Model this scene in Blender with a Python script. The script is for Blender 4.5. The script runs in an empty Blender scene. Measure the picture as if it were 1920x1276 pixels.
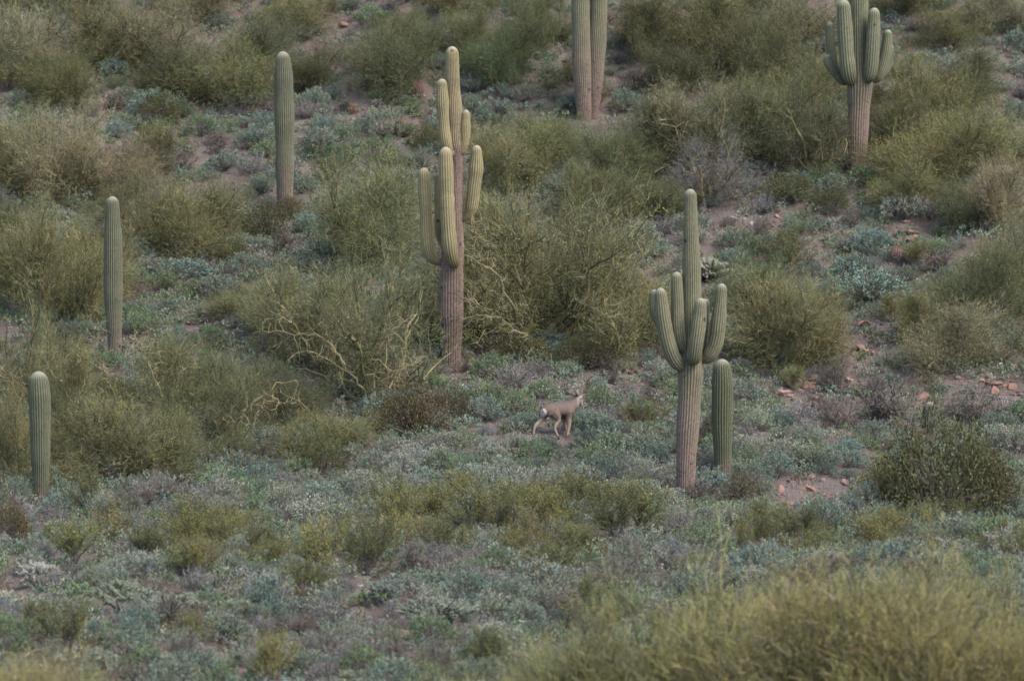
import bpy, math, random
import numpy as np
from mathutils import Vector, Matrix

# ------------------------------------------------------------------ camera, sky, sun, exposure
S = bpy.context.scene
W0, H0 = 1920.0, 1276.0
F = 10050.0                                   # focal length in photograph pixels
PITCH = math.radians(-4.0)
cam_d = bpy.data.cameras.new("camera")
cam = bpy.data.objects.new("camera", cam_d)
S.collection.objects.link(cam)
cam.location = (0, 0, 0)
cam.rotation_euler = (math.pi / 2 + PITCH, 0, 0)
cam_d.sensor_width = 36.0
cam_d.lens = 36.0 * F / W0
cam_d.clip_start = 0.5
cam_d.clip_end = 3000
cam_d.dof.use_dof = True
cam_d.dof.focus_distance = 152.0
cam_d.dof.aperture_fstop = 1.25
S.camera = cam
S.render.resolution_x, S.render.resolution_y = 1024, 680
S.render.engine = 'CYCLES'
try:
    S.cycles.filter_width = 1.6
    S.cycles.max_bounces = 5
    S.cycles.diffuse_bounces = 1
    S.cycles.transmission_bounces = 3
except Exception:
    pass

SUN_EL, SUN_AZ = math.radians(50), math.radians(128)     # azimuth clockwise from +Y: behind the camera, to its right
world = bpy.data.worlds.new("World")
S.world = world
world.use_nodes = True
wn = world.node_tree
sky = wn.nodes.new('ShaderNodeTexSky')
sky.sky_type = 'NISHITA'
sky.sun_disc = False
sky.sun_elevation = SUN_EL
sky.sun_rotation = SUN_AZ
sky.dust_density = 0.8
wn.links.new(sky.outputs[0], wn.nodes['Background'].inputs[0])
wn.nodes['Background'].inputs[1].default_value = 0.115
sd = bpy.data.lights.new("sun", 'SUN')
sd.energy = 1.9
sd.angle = math.radians(35)
sd.color = (1.0, 0.95, 0.91)
sun = bpy.data.objects.new("sun", sd)
S.collection.objects.link(sun)
tosun = Vector((math.sin(SUN_AZ) * math.cos(SUN_EL), math.cos(SUN_AZ) * math.cos(SUN_EL), math.sin(SUN_EL)))
sun.rotation_euler = tosun.to_track_quat('Z', 'Y').to_euler()
S.view_settings.view_transform = 'Standard'
S.view_settings.look = 'None'
S.view_settings.exposure = 1.62
S.view_settings.gamma = 1.0

rng = np.random.default_rng(7)
random.seed(7)
COL = S.collection

# ------------------------------------------------------------------ terrain
def ang(py):
    return PITCH + math.atan((H0 / 2 - py) / F)
_prof = [(-60, 3.0), (-5, -1.7), (4, -1.8), (12, -3.6), (40, -9.6), (66, -13.6), (86, -14.05)]
for py, D in ((1276, 104), (1100, 122), (935, 141), (820, 150), (680, 158), (500, 167.5), (320, 176), (160, 183.3), (0, 190), (-200, 198), (-500, 209)):
    _prof.append((D, D * math.tan(ang(py))))
_prof += [(240, 23), (300, 38), (400, 48), (900, 60)]
_py = np.arange(-60, 900, 1.0)
_pz = np.interp(_py, [p[0] for p in _prof], [p[1] for p in _prof])
_k = np.exp(-0.5 * (np.arange(-9, 10) / 3.5) ** 2); _k /= _k.sum()
_pz = np.convolve(np.pad(_pz, 9, mode='edge'), _k, mode='valid')
_wr = np.random.default_rng(3)
_waves = [(a, _wr.uniform(0, 6.28), _wr.uniform(0, 6.28), f) for f, a in ((0.09, .22), (0.14, .18), (.23, .11), (.37, .07), (.6, .045), (1.0, .03), (1.6, .02), (2.7, .012)) for _ in range(2)]
def height(x, y):
    x = np.asarray(x, float); y = np.asarray(y, float)
    z = np.interp(y, _py, _pz)
    w = np.clip((y - 20) / 60, 0, 1)
    for a, d, ph, f in _waves:
        z = z + w * a * np.sin(f * 2 * (x * math.cos(d) + y * math.sin(d)) + ph)
    return z
_cp, _sp = math.cos(PITCH), math.sin(PITCH)
def ray(px, py):
    u = (np.asarray(px, float) - W0 / 2) / F
    v = (H0 / 2 - np.asarray(py, float)) / F
    return np.stack([u, _cp - _sp * v, _sp + _cp * v], -1)
def ground_at(px, py):
    d = ray(px, py)
    t = np.arange(70, 280, 0.15)
    if d.ndim == 2 and len(d) > 400: return np.concatenate([ground_at(px[i:i + 400], py[i:i + 400]) for i in range(0, len(d), 400)])
    P = d[..., None, :] * t[:, None]
    below = P[..., 2] < height(P[..., 0], P[..., 1])
    i = np.argmax(below, -1)
    tt = t[i]
    p = d * tt[..., None]
    p[..., 2] = height(p[..., 0], p[..., 1])
    return p
def to_px(p):
    p = np.asarray(p, float)
    dep = p[..., 1] * _cp + p[..., 2] * _sp
    up = -p[..., 1] * _sp + p[..., 2] * _cp
    return W0 / 2 + F * p[..., 0] / dep, H0 / 2 - F * up / dep, F / dep

# ------------------------------------------------------------------ mesh helpers
class MB:
    def __init__(s):
        s.v, s.tri, s.quad, s.tm, s.qm, s.n, s.c = [], [], [], [], [], 0, []
    def add(s, v, tri=None, quad=None, mat=0, col=None):
        v = np.asarray(v, np.float32).reshape(-1, 3)
        if tri is not None and len(tri):
            t = np.asarray(tri, np.int64).reshape(-1, 3) + s.n; s.tri.append(t); s.tm.append(np.full(len(t), mat))
        if quad is not None and len(quad):
            q = np.asarray(quad, np.int64).reshape(-1, 4) + s.n; s.quad.append(q); s.qm.append(np.full(len(q), mat))
        s.v.append(v); s.n += len(v)
        s.c.append(np.ones((len(v), 4), np.float32) if col is None else np.asarray(col, np.float32))
    def mesh(s, name, mats, smooth=False, colors=False):
        m = bpy.data.meshes.new(name)
        v = np.concatenate(s.v)
        t = np.concatenate(s.tri) if s.tri else np.zeros((0, 3), np.int64)
        q = np.concatenate(s.quad) if s.quad else np.zeros((0, 4), np.int64)
        m.vertices.add(len(v)); m.vertices.foreach_set('co', v.ravel())
        idx = np.concatenate([t.ravel(), q.ravel()]).astype(np.int32)
        m.loops.add(len(idx)); m.loops.foreach_set('vertex_index', idx)
        m.polygons.add(len(t) + len(q))
        st = np.concatenate([np.arange(len(t)) * 3, len(t) * 3 + np.arange(len(q)) * 4]).astype(np.int32)
        m.polygons.foreach_set('loop_start', st)
        mi = np.concatenate((s.tm or [np.zeros(0)]) + (s.qm or [np.zeros(0)])).astype(np.int32)
        m.polygons.foreach_set('material_index', mi)
        m.polygons.foreach_set('use_smooth', np.full(len(t) + len(q), smooth))
        for a in mats: m.materials.append(a)
        if colors:
            ca = m.color_attributes.new('Col', 'FLOAT_COLOR', 'POINT')
            ca.data.foreach_set('color', np.concatenate(s.c).ravel())
        m.update(calc_edges=True)
        return m

def nrm(a):
    return a / np.maximum(np.linalg.norm(a, axis=-1, keepdims=True), 1e-9)

def clump(n, k, r, a=.25, b=.08):
    """per-spray tint: young and old sprays of one plant differ"""
    v = np.exp(r.normal(size=(n, 1)) * a * .6); h = r.normal(size=(n, 1)) * b
    c = np.concatenate([v * (1 + h), v, v * (1 - h), np.ones((n, 1))], 1)
    return np.repeat(c, k, 0)
def add_leaves(mb, p, d, ln, wd, r, mat=0, col=None):
    """diamond leaves: base p, direction d"""
    n = len(p); d = nrm(d)
    side = nrm(np.cross(d, r.normal(size=(n, 3))))
    ln = np.broadcast_to(np.asarray(ln, float), (n,))[:, None]; wd = np.broadcast_to(np.asarray(wd, float), (n,))[:, None]
    mid = p + d * ln * 0.5
    v = np.stack([p, mid + side * wd / 2, p + d * ln, mid - side * wd / 2], 1)
    q = np.arange(n * 4).reshape(n, 4)
    mb.add(v.reshape(-1, 3), quad=q, mat=mat, col=None if col is None else np.repeat(col, 4, 0))

def add_slivers(mb, p, d, ln, wd, r, mat=0, col=None):
    n = len(p); d = nrm(d)
    side = nrm(np.cross(d, r.normal(size=(n, 3))))
    ln = np.broadcast_to(np.asarray(ln, float), (n,))[:, None]; wd = np.broadcast_to(np.asarray(wd, float), (n,))[:, None]
    v = np.stack([p - side * wd / 2, p + side * wd / 2, p + d * ln], 1)
    mb.add(v.reshape(-1, 3), tri=np.arange(n * 3).reshape(n, 3), mat=mat, col=None if col is None else np.repeat(col, 3, 0))

def add_tube(mb, path, rad, sides=5, mat=0, cap=False, squash=None):
    path = np.asarray(path, float); n = len(path)
    rad = np.broadcast_to(np.asarray(rad, float), (n,))
    T = nrm(np.gradient(path, axis=0))
    ref = np.array([0.0, 1, 0]) if abs(T[0, 1]) < .8 else np.array([1.0, 0, 0])
    u = nrm(np.cross(T[0], ref)); rings = []
    for i in range(n):
        u = nrm(u - T[i] * np.dot(u, T[i])); w = np.cross(T[i], u)
        a = np.arange(sides) * 2 * math.pi / sides
        rings.append(path[i] + rad[i] * (np.cos(a)[:, None] * u + np.sin(a)[:, None] * w))
    v = np.concatenate(rings)
    q = []
    for i in range(n - 1):
        for j in range(sides):
            k = (j + 1) % sides
            q.append((i * sides + j, i * sides + k, (i + 1) * sides + k, (i + 1) * sides + j))
    tri = []
    if cap:
        v = np.concatenate([v, path[:1], path[-1:]])
        for j in range(sides):
            k = (j + 1) % sides
            tri += [(n * sides, k, j), (n * sides + 1, (n - 1) * sides + j, (n - 1) * sides + k)]
    mb.add(v, tri=tri, quad=q, mat=mat)

def spline(pts, n):
    pts = np.asarray(pts, float)
    P = np.concatenate([2 * pts[:1] - pts[1:2], pts, 2 * pts[-1:] - pts[-2:-1]])
    m = len(pts) - 1
    t = np.linspace(0, m - 1e-6, n); i = t.astype(int); f = (t - i)[:, None]
    a, b, c, d = P[i], P[i + 1], P[i + 2], P[i + 3]
    return 0.5 * (2 * b + (c - a) * f + (2 * a - 5 * b + 4 * c - d) * f ** 2 + (3 * b - a - 3 * c + d) * f ** 3)

# ------------------------------------------------------------------ materials
def new_mat(name):
    m = bpy.data.materials.new(name); m.use_nodes = True
    nt = m.node_tree; nt.nodes.clear()
    out = nt.nodes.new('ShaderNodeOutputMaterial')
    return m, nt, out
def nd(nt, t, **kw):
    n = nt.nodes.new(t)
    for k, v in kw.items(): setattr(n, k, v)
    return n
def mixc(nt, fac, a, b, blend='MIX'):
    n = nd(nt, 'ShaderNodeMix', data_type='RGBA', blend_type=blend)
    for sock, val in ((0, fac), (6, a), (7, b)):
        if hasattr(val, 'is_output'): nt.links.new(val, n.inputs[sock])
        else: n.inputs[sock].default_value = val if sock == 0 else (*val, 1) if len(val) == 3 else val
    return n.outputs[2]
def math_n(nt, op, a, b=None, c=None, clamp=False):
    n = nd(nt, 'ShaderNodeMath', operation=op, use_clamp=clamp)
    for i, val in enumerate((a, b, c)):
        if val is None: continue
        if hasattr(val, 'is_output'): nt.links.new(val, n.inputs[i])
        else: n.inputs[i].default_value = val
    return n.outputs[0]
def ramp(nt, fac, stops):
    n = nd(nt, 'ShaderNodeValToRGB')
    e = n.color_ramp.elements
    while len(e) > 1: e.remove(e[-1])
    e[0].position = stops[0][0]; e[0].color = (*stops[0][1], 1)
    for p, c in stops[1:]:
        x = e.new(p); x.color = (*c, 1)
    nt.links.new(fac, n.inputs[0])
    return n.outputs[0]
def noise(nt, scale, detail=3, rough=.6, coord=None):
    n = nd(nt, 'ShaderNodeTexNoise'); n.inputs['Scale'].default_value = scale
    n.inputs['Detail'].default_value = detail; n.inputs['Roughness'].default_value = rough
    if coord is not None: nt.links.new(coord, n.inputs['Vector'])
    return n.outputs['Fac']

def foliage_material(name, transl=0.25, spread=0.55, dry=(0.16, 0.12, 0.07), dryamt=0.10):
    m, nt, out = new_mat(name)
    oi = nd(nt, 'ShaderNodeObjectInfo'); geo = nd(nt, 'ShaderNodeNewGeometry')
    isl = geo.outputs['Random Per Island']
    val = math_n(nt, 'MULTIPLY_ADD', isl, spread, 1.0 - spread / 2)
    vc = nd(nt, 'ShaderNodeHueSaturation'); nt.links.new(oi.outputs['Color'], vc.inputs['Color']); nt.links.new(val, vc.inputs['Value'])
    hue = math_n(nt, 'MULTIPLY_ADD', math_n(nt, 'FRACT', math_n(nt, 'MULTIPLY', isl, 17.3)), 0.05, 0.475)
    nt.links.new(hue, vc.inputs['Hue'])
    isdry = math_n(nt, 'LESS_THAN', math_n(nt, 'FRACT', math_n(nt, 'MULTIPLY', isl, 53.7)), dryamt)
    at = nd(nt, 'ShaderNodeAttribute'); at.attribute_name = 'Col'
    c = mixc(nt, isdry, vc.outputs['Color'], dry)
    c = mixc(nt, 1.0, c, at.outputs['Color'], 'MULTIPLY')
    bs = nd(nt, 'ShaderNodeBsdfPrincipled'); bs.inputs['Roughness'].default_value = .75
    bs.inputs['Specular IOR Level'].default_value = .05
    nt.links.new(c, bs.inputs['Base Color'])
    tr = nd(nt, 'ShaderNodeBsdfTranslucent'); nt.links.new(c, tr.inputs['Color'])
    mx = nd(nt, 'ShaderNodeMixShader'); mx.inputs[0].default_value = transl
    nt.links.new(bs.outputs[0], mx.inputs[1]); nt.links.new(tr.outputs[0], mx.inputs[2])
    nt.links.new(mx.outputs[0], out.inputs[0])
    return m
def bark_material(name, stops, scale=6, use_obj=False):
    m, nt, out = new_mat(name)
    tc = nd(nt, 'ShaderNodeTexCoord')
    f = noise(nt, scale, 4, .65, tc.outputs['Object'])
    c = ramp(nt, f, stops)
    if use_obj:
        oi = nd(nt, 'ShaderNodeObjectInfo'); c = mixc(nt, 1.0, c, oi.outputs['Color'], 'MULTIPLY')
    bs = nd(nt, 'ShaderNodeBsdfPrincipled'); bs.inputs['Roughness'].default_value = .85
    bs.inputs['Specular IOR Level'].default_value = .2
    nt.links.new(c, bs.inputs['Base Color']); nt.links.new(bs.outputs[0], out.inputs[0])
    return m

M_leaf = foliage_material('grey_leaf', .10, .4, (.15, .13, .10), .08)
M_olive = foliage_material('olive_twig', .12, .5, (.15, .12, .06), .05)
M_dark = foliage_material('dark_leaf', .08, .8, (.15, .12, .05), .06)
M_grass = foliage_material('dry_blade', .25, .7, (.14, .10, .08), .2)
M_stem = bark_material('woody_stem', [(.3, (.07, .055, .05)), (.7, (.17, .14, .125))], 9)
M_dead = bark_material('dead_wood', [(.3, (.085, .074, .068)), (.7, (.23, .20, .18))], 5, True)
M_pbark = bark_material('palo_verde_bark', [(.3, (.13, .115, .05)), (.55, (.27, .22, .11)), (.75, (.38, .31, .21))], 2.5, True)

M_gbark = bark_material('green_twig_bark', [(.3, (.045, .042, .024)), (.7, (.10, .093, .055))], 3)
def saguaro_material():
    m, nt, out = new_mat('saguaro_skin')
    at = nd(nt, 'ShaderNodeAttribute'); at.attribute_name = 'Col'
    sep = nd(nt, 'ShaderNodeSeparateColor'); nt.links.new(at.outputs['Color'], sep.inputs[0])
    rib, cork, tip = sep.outputs[0], sep.outputs[1], sep.outputs[2]
    oi = nd(nt, 'ShaderNodeObjectInfo'); tc = nd(nt, 'ShaderNodeTexCoord'); ob = tc.outputs['Object']
    n1 = noise(nt, 1.6, 4, .6, ob); n2 = noise(nt, 14, 4, .7, ob)
    skin = ramp(nt, n1, [(.3, (.060, .068, .042)), (.7, (.110, .112, .068))])
    skin = mixc(nt, 1.0, skin, oi.outputs['Color'], 'MULTIPLY')
    spine = ramp(nt, n2, [(.3, (.12, .108, .07)), (.7, (.26, .232, .16))])
    ribf = math_n(nt, 'MULTIPLY', rib, math_n(nt, 'MULTIPLY_ADD', n1, .7, .45), clamp=True)
    spine = mixc(nt, .7, spine, mixc(nt, 1.0, spine, oi.outputs['Color'], 'MULTIPLY'))
    c = mixc(nt, ribf, skin, spine)
    corkc = ramp(nt, n2, [(.28, (.06, .042, .036)), (.42, (.20, .125, .098)), (.7, (.34, .225, .175))])
    corkr = mixc(nt, math_n(nt, 'MULTIPLY', rib, .45), mixc(nt, .45, corkc, (.09, .07, .06)), corkc)
    mp = nd(nt, 'ShaderNodeMapping'); mp.inputs['Scale'].default_value = (5, 5, .9); nt.links.new(ob, mp.inputs['Vector'])
    n4 = noise(nt, 1.0, 5, .7, mp.outputs[0])
    cork = math_n(nt, 'MULTIPLY', cork, math_n(nt, 'MULTIPLY_ADD', math_n(nt, 'SUBTRACT', n4, .5), 3.2, 1.0, clamp=False), clamp=True)
    cf = math_n(nt, 'MULTIPLY', math_n(nt, 'ADD', cork, math_n(nt, 'MULTIPLY', math_n(nt, 'SUBTRACT', n1, .5), math_n(nt, 'MULTIPLY', cork, 1.6))), 1.0, clamp=True)
    c = mixc(nt, cf, c, corkr)
    vor = nd(nt, 'ShaderNodeTexVoronoi'); vor.inputs['Scale'].default_value = 7.0; nt.links.new(ob, vor.inputs['Vector'])
    spot = math_n(nt, 'MULTIPLY', math_n(nt, 'LESS_THAN', vor.outputs['Distance'], .16), math_n(nt, 'MULTIPLY_ADD', cork, .7, .12), clamp=True)
    c = mixc(nt, spot, c, (.035, .028, .025))
    v2 = nd(nt, 'ShaderNodeTexVoronoi'); v2.inputs['Scale'].default_value = 2.3; nt.links.new(ob, v2.inputs['Vector'])
    sv = nd(nt, 'ShaderNodeSeparateColor'); nt.links.new(v2.outputs['Color'], sv.inputs[0])
    hole = math_n(nt, 'MULTIPLY', math_n(nt, 'LESS_THAN', v2.outputs['Distance'], .13), math_n(nt, 'LESS_THAN', sv.outputs[0], math_n(nt, 'MULTIPLY_ADD', cork, .5, .16)))
    c = mixc(nt, math_n(nt, 'MULTIPLY', hole, .85), c, (.03, .024, .022))
    c = mixc(nt, math_n(nt, 'MULTIPLY', tip, .7), c, (.36, .31, .24))
    bs = nd(nt, 'ShaderNodeBsdfPrincipled'); bs.inputs['Roughness'].default_value = .8
    bs.inputs['Specular IOR Level'].default_value = .2
    nt.links.new(c, bs.inputs['Base Color']); nt.links.new(bs.outputs[0], out.inputs[0])
    return m
M_sag = saguaro_material()

def ground_material():
    m, nt, out = new_mat('stony_red_soil')
    tc = nd(nt, 'ShaderNodeTexCoord'); ob = tc.outputs['Object']
    n1 = noise(nt, .25, 4, .6, ob); n2 = noise(nt, 2.2, 5, .7, ob); n3 = noise(nt, 16, 4, .7, ob)
    c = ramp(nt, n2, [(.3, (.070, .060, .052)), (.5, (.120, .099, .084)), (.7, (.175, .148, .125))])
    c2 = ramp(nt, n3, [(.3, (.075, .062, .055)), (.6, (.17, .125, .10)), (.75, (.27, .24, .21))])
    c = mixc(nt, .45, c, c2)
    red = math_n(nt, 'MULTIPLY', math_n(nt, 'SUBTRACT', n1, .42), 2.2, clamp=True)
    c = mixc(nt, math_n(nt, 'MULTIPLY', red, .35), c, (.20, .115, .09))
    bs = nd(nt, 'ShaderNodeBsdfPrincipled'); bs.inputs['Roughness'].default_value = .95
    bs.inputs['Specular IOR Level'].default_value = .1
    bmp = nd(nt, 'ShaderNodeBump'); bmp.inputs['Strength'].default_value = .9; bmp.inputs['Distance'].default_value = .06
    nt.links.new(math_n(nt, 'ADD', n2, math_n(nt, 'MULTIPLY', n3, .5)), bmp.inputs['Height'])
    nt.links.new(bmp.outputs[0], bs.inputs['Normal'])
    nt.links.new(c, bs.inputs['Base Color']); nt.links.new(bs.outputs[0], out.inputs[0])
    return m
M_ground = ground_material()

def rock_material():
    m, nt, out = new_mat('rock')
    oi = nd(nt, 'ShaderNodeObjectInfo'); tc = nd(nt, 'ShaderNodeTexCoord')
    n = noise(nt, 9, 5, .7, tc.outputs['Object'])
    g = ramp(nt, n, [(.3, (.55, .5, .5)), (.55, (1, 1, 1)), (.75, (1.35, 1.35, 1.35))])
    c = mixc(nt, 1.0, g, oi.outputs['Color'], 'MULTIPLY')
    geo = nd(nt, 'ShaderNodeNewGeometry')
    c = mixc(nt, 1.0, c, ramp(nt, geo.outputs['Random Per Island'], [(0, (.6, .58, .6)), (.5, (1, .95, .9)), (1, (1.35, 1.3, 1.25))]), 'MULTIPLY')
    bs = nd(nt, 'ShaderNodeBsdfPrincipled'); bs.inputs['Roughness'].default_value = .9
    bs.inputs['Specular IOR Level'].default_value = .15
    nt.links.new(c, bs.inputs['Base Color']); nt.links.new(bs.outputs[0], out.inputs[0])
    return m
M_rock = rock_material()

def col_material(name, rough=.85, bump=0):
    m, nt, out = new_mat(name)
    at = nd(nt, 'ShaderNodeAttribute'); at.attribute_name = 'Col'
    tc = nd(nt, 'ShaderNodeTexCoord')
    n = noise(nt, 22, 3, .6, tc.outputs['Object'])
    c = mixc(nt, 1.0, at.outputs['Color'], ramp(nt, n, [(.3, (.8, .8, .8)), (.7, (1.15, 1.15, 1.15))]), 'MULTIPLY')
    bs = nd(nt, 'ShaderNodeBsdfPrincipled'); bs.inputs['Roughness'].default_value = rough
    bs.inputs['Specular IOR Level'].default_value = .15
    nt.links.new(c, bs.inputs['Base Color']); nt.links.new(bs.outputs[0], out.inputs[0])
    return m
M_fur = col_material('deer_fur')
M_spiny = col_material('spiny_skin')

# ------------------------------------------------------------------ things, labels
LAND = [('the tall many-armed saguaro', 846, 640), ('the walking deer', 1045, 790), ('the candelabra saguaro', 1288, 860), ('the short stout saguaro', 1354, 850),
        ('the single saguaro column uphill', 533, 350), ('the slim saguaro column', 214, 600), ('the stubby far-left saguaro', 76, 880), ('the paired saguaro trunks', 1100, 180),
        ('the crowded-arm saguaro', 1608, 270), ('the pale-tipped cholla', 1335, 510), ('the wide dark jojoba', 1760, 880), ('the red barrel cactus', 780, 165),
        ('the sprawling buckhorn cholla', 230, 1110), ('the foreground palo verde', 1500, 1290), ('the bare-branched palo verde', 680, 640), ('the broad palo verde', 1050, 520),
        ('the prickly pear', 440, 1262), ('the foreground creosote thicket', 950, 1020), ('the red rubble patch', 1540, 930), ('the tan palo verde', 120, 280)]
ORD = ['closest', 'second closest', 'third closest', 'fourth closest', 'fifth closest', 'sixth closest', 'seventh closest', 'eighth closest', 'ninth closest', 'tenth closest',
       'eleventh closest', 'twelfth closest', 'thirteenth closest', 'fourteenth closest', 'fifteenth closest', 'sixteenth closest', 'seventeenth closest', 'eighteenth closest', 'nineteenth closest', 'twentieth closest']
DIRS = ['to the right of', 'uphill right of', 'straight uphill of', 'uphill left of', 'to the left of', 'downhill left of', 'straight downhill of', 'downhill right of']
pending = []          # (object, noun phrase, kind key, px, py)
def thing(o, label, cat, group=None):
    o['label'] = label; o['category'] = cat
    if group: o['group'] = group
    return o
def later(o, noun, cat, group, skip=None):
    px, py, _ = to_px(np.array(o.location)); pending.append((o, noun, cat, float(px), float(py), skip))
    o['category'] = cat; o['group'] = group
def write_labels():
    buckets = {}
    for o, noun, cat, px, py, skip in pending:
        best = min((l for l in LAND if l[0] != skip), key=lambda l: math.hypot((px - l[1]), (py - l[2]) * 1.3))
        a = math.atan2(best[2] - py, px - best[1])
        k = int(round(a / (math.pi / 4))) % 8
        buckets.setdefault((cat, best[0], k), []).append((math.hypot(px - best[1], py - best[2]), o, noun))
    for (cat, land, k), L in buckets.items():
        L.sort(key=lambda t: t[0])
        for i, (d, o, noun) in enumerate(L):
            o['label'] = f"{noun}, {ORD[min(i, 19)]} {cat} {DIRS[k]} {land}"
def link(name, data, parent=None):
    o = bpy.data.objects.new(name, data); COL.objects.link(o)
    if parent is not None: o.parent = parent
    return o
def structure(o): o['kind'] = 'structure'; return o
def stuff(o, label, cat):
    o['kind'] = 'stuff'; o['label'] = label; o['category'] = cat; return o

# ------------------------------------------------------------------ ground sheet
def axis(parts):
    out = []
    for a, b, s in parts: out += list(np.arange(a, b, s))
    return np.array(out + [parts[-1][1]])
gx = axis([(-600, -60, 45), (-60, -24, 4), (-24, 24, .3), (24, 60, 4), (60, 600, 45)])
gy = axis([(-60, 70, 5), (70, 100, 1), (100, 215, .3), (215, 260, 3), (260, 899, 40)])
GX, GY = np.meshgrid(gx, gy)
GZ = height(GX, GY) + rng.normal(size=GX.shape) * 0.018 * ((np.abs(GX) < 26) & (GY > 95) & (GY < 216))
nx, ny = len(gx), len(gy)
I = np.arange(nx * ny).reshape(ny, nx)
mb = MB(); mb.add(np.stack([GX, GY, GZ], -1), quad=np.stack([I[:-1, :-1], I[:-1, 1:], I[1:, 1:], I[1:, :-1]], -1).reshape(-1, 4))
structure(link('hillside', mb.mesh('hillside', [M_ground], smooth=True)))

# ------------------------------------------------------------------ saguaros
def sag_tube(path, rads, ribs=20, depth=.15, cork=None, band=0, seed=0, n=90, joint=False):
    """ribbed column along path (metres), rads at the path points; domed tip; cork(t) 0..1"""
    r = np.random.default_rng(seed)
    P = spline(path, n); R = np.interp(np.linspace(0, len(path) - 1, n), np.arange(len(path)), rads)
    seg = np.concatenate([[0], np.cumsum(np.linalg.norm(np.diff(P, axis=0), axis=1))])
    L = seg[-1]; u = np.linspace(0, 1, n) ** .9 * L
    # cluster rings at the tip so the dome is round
    rt = rads[-1]
    u = np.concatenate([np.linspace(0, L - rt * 1.25, n - 16, endpoint=False), L - rt * 1.25 * (1 - np.sin(np.linspace(0, math.pi / 2, 16)))])
    P = np.stack([np.interp(u, seg, P[:, k]) for k in range(3)], -1); R = np.interp(u, seg, R)
    e = np.clip((L - u) / (rt * 1.25), 0, 1)
    R = R * np.where(e < 1, np.sqrt(np.maximum(1 - (1 - e) ** 2, 0.0004)), 1)
    if joint: R = R * (0.55 + .45 * np.clip(u / (rads[0] * 2.2), 0, 1) ** .6)
    if band:
        k = np.convolve(r.normal(size=400), np.ones(3) / 3, 'same'); R = R * (1 + band * np.interp(u / .16, np.arange(400), k))
    wob = np.interp(u / .6, np.arange(60), r.normal(size=60)) * .032; R = R * (1 + wob)
    P[:, 0] += np.interp(u / .9, np.arange(40), np.cumsum(r.normal(size=40)) * .008) * np.clip(u / L * 4, 0, 1) * (0 if joint else 1)
    T = nrm(np.gradient(P, axis=0)); uu = nrm(np.cross(T[0], [0, 1.0, .02]))
    S_ = ribs * 6; th = np.arange(S_) * 2 * math.pi / S_
    V, C = [], []
    tw = r.uniform(-.1, .1)
    for i in range(n):
        uu = nrm(uu - T[i] * np.dot(uu, T[i])); w = np.cross(T[i], uu)
        ph = r.normal() * .006 + tw * u[i] / max(L, .1)
        p = np.abs(np.sin((th + ph) * ribs / 2)) ** .7
        dd = depth * (1 if e[i] >= .4 else e[i] / .4)
        rr = R[i] * (1 - dd + dd * p)
        V.append(P[i] + rr[:, None] * (np.cos(th)[:, None] * uu + np.sin(th)[:, None] * w))
        ck = cork(u[i] / L) if cork else 0
        if joint: ck = max(ck, 1.2 * max(0, 1 - u[i] / (rads[0] * 1.6)))
        c = np.zeros((S_, 4)); c[:, 0] = np.clip((p - .62) / .33, 0, 1); c[:, 1] = ck; c[:, 2] = np.clip(1 - e[i] * 1.5, 0, 1) * .85; c[:, 3] = 1
        C.append(c)
    J = np.arange(n * S_).reshape(n, S_)
    q = np.stack([J[:-1], np.roll(J[:-1], -1, 1), np.roll(J[1:], -1, 1), J[1:]], -1).reshape(-1, 4)
    mb = MB(); mb.add(np.concatenate(V), quad=q, col=np.concatenate(C))
    return mb
SAGUARO_BASES = []
def saguaro(base, trunk, arms, label, tint=(1, 1, 1), cork=None, ribs=20, band=.022, armband=.02, seed=0, group=None):
    """base (px,py); trunk [(px,py,width_px)...] bottom to top; arms [[(px,py,depth_m,width_px)...]...]"""
    g = ground_at(*base); bx, by, s = to_px(g)
    SAGUARO_BASES.append(base)
    root = link('saguaro_cactus', None); root.location = g
    thing(root, label, 'saguaro', group or 'saguaros standing on the slope')
    loc = lambda px, py, d=0: ((px - bx) / s, d, (by - py) / s)
    p = [loc(t[0], t[1]) for t in trunk]; p[0] = (p[0][0], 0, -.25)
    rr = [t[2] / s / 2 for t in trunk]
    o = link('trunk', sag_tube(p, rr, ribs + 5, .13, cork, band, seed).mesh('saguaro_trunk', [M_sag], True, True), root)
    o.color = (*tint, 1)
    for i, a in enumerate(arms):
        p = [loc(t[0], t[1], t[2]) for t in a]; rr = [t[3] / s / 2 for t in a]
        o = link('arm', sag_tube(p, rr, 17, .14, None, armband, seed * 31 + i + 1, 70, True).mesh('saguaro_arm', [M_sag], True, True), root)
        o.color = (*tint, 1)
    return root
def ck(a, b): return lambda t: float(np.clip((b - t) / (b - a), 0, 1))
saguaro((533, 398), [(535, 398, 28), (533, 330, 33), (532, 230, 37), (531, 150, 34), (529, 97, 25)], [],
        'single grey-green armless saguaro column on the upper slope, widest at mid height', (.80, .80, .74), ck(.0, .4), 22, seed=1)
saguaro((217, 680), [(217, 680, 18), (215, 630, 26), (213, 560, 36), (213, 440, 35), (212, 368, 23)], [],
        'slim armless saguaro column tapering to a thin pale base among palo verdes', (.78, .78, .72), ck(.02, .35), 20, seed=2)
saguaro((76, 938), [(76, 938, 27), (76, 870, 33), (75, 790, 41), (74, 740, 40), (72, 695, 33)], [],
        'stubby green saguaro column with rounded pale top near the left edge', (.72, .76, .68), ck(.0, .2), 20, seed=3)
def cork_tall(t): return float(np.interp(t, [0, .5, .62, .67, .70, .85, 1], [1, 1, 1, .9, .35, .2, 0]))
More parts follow.
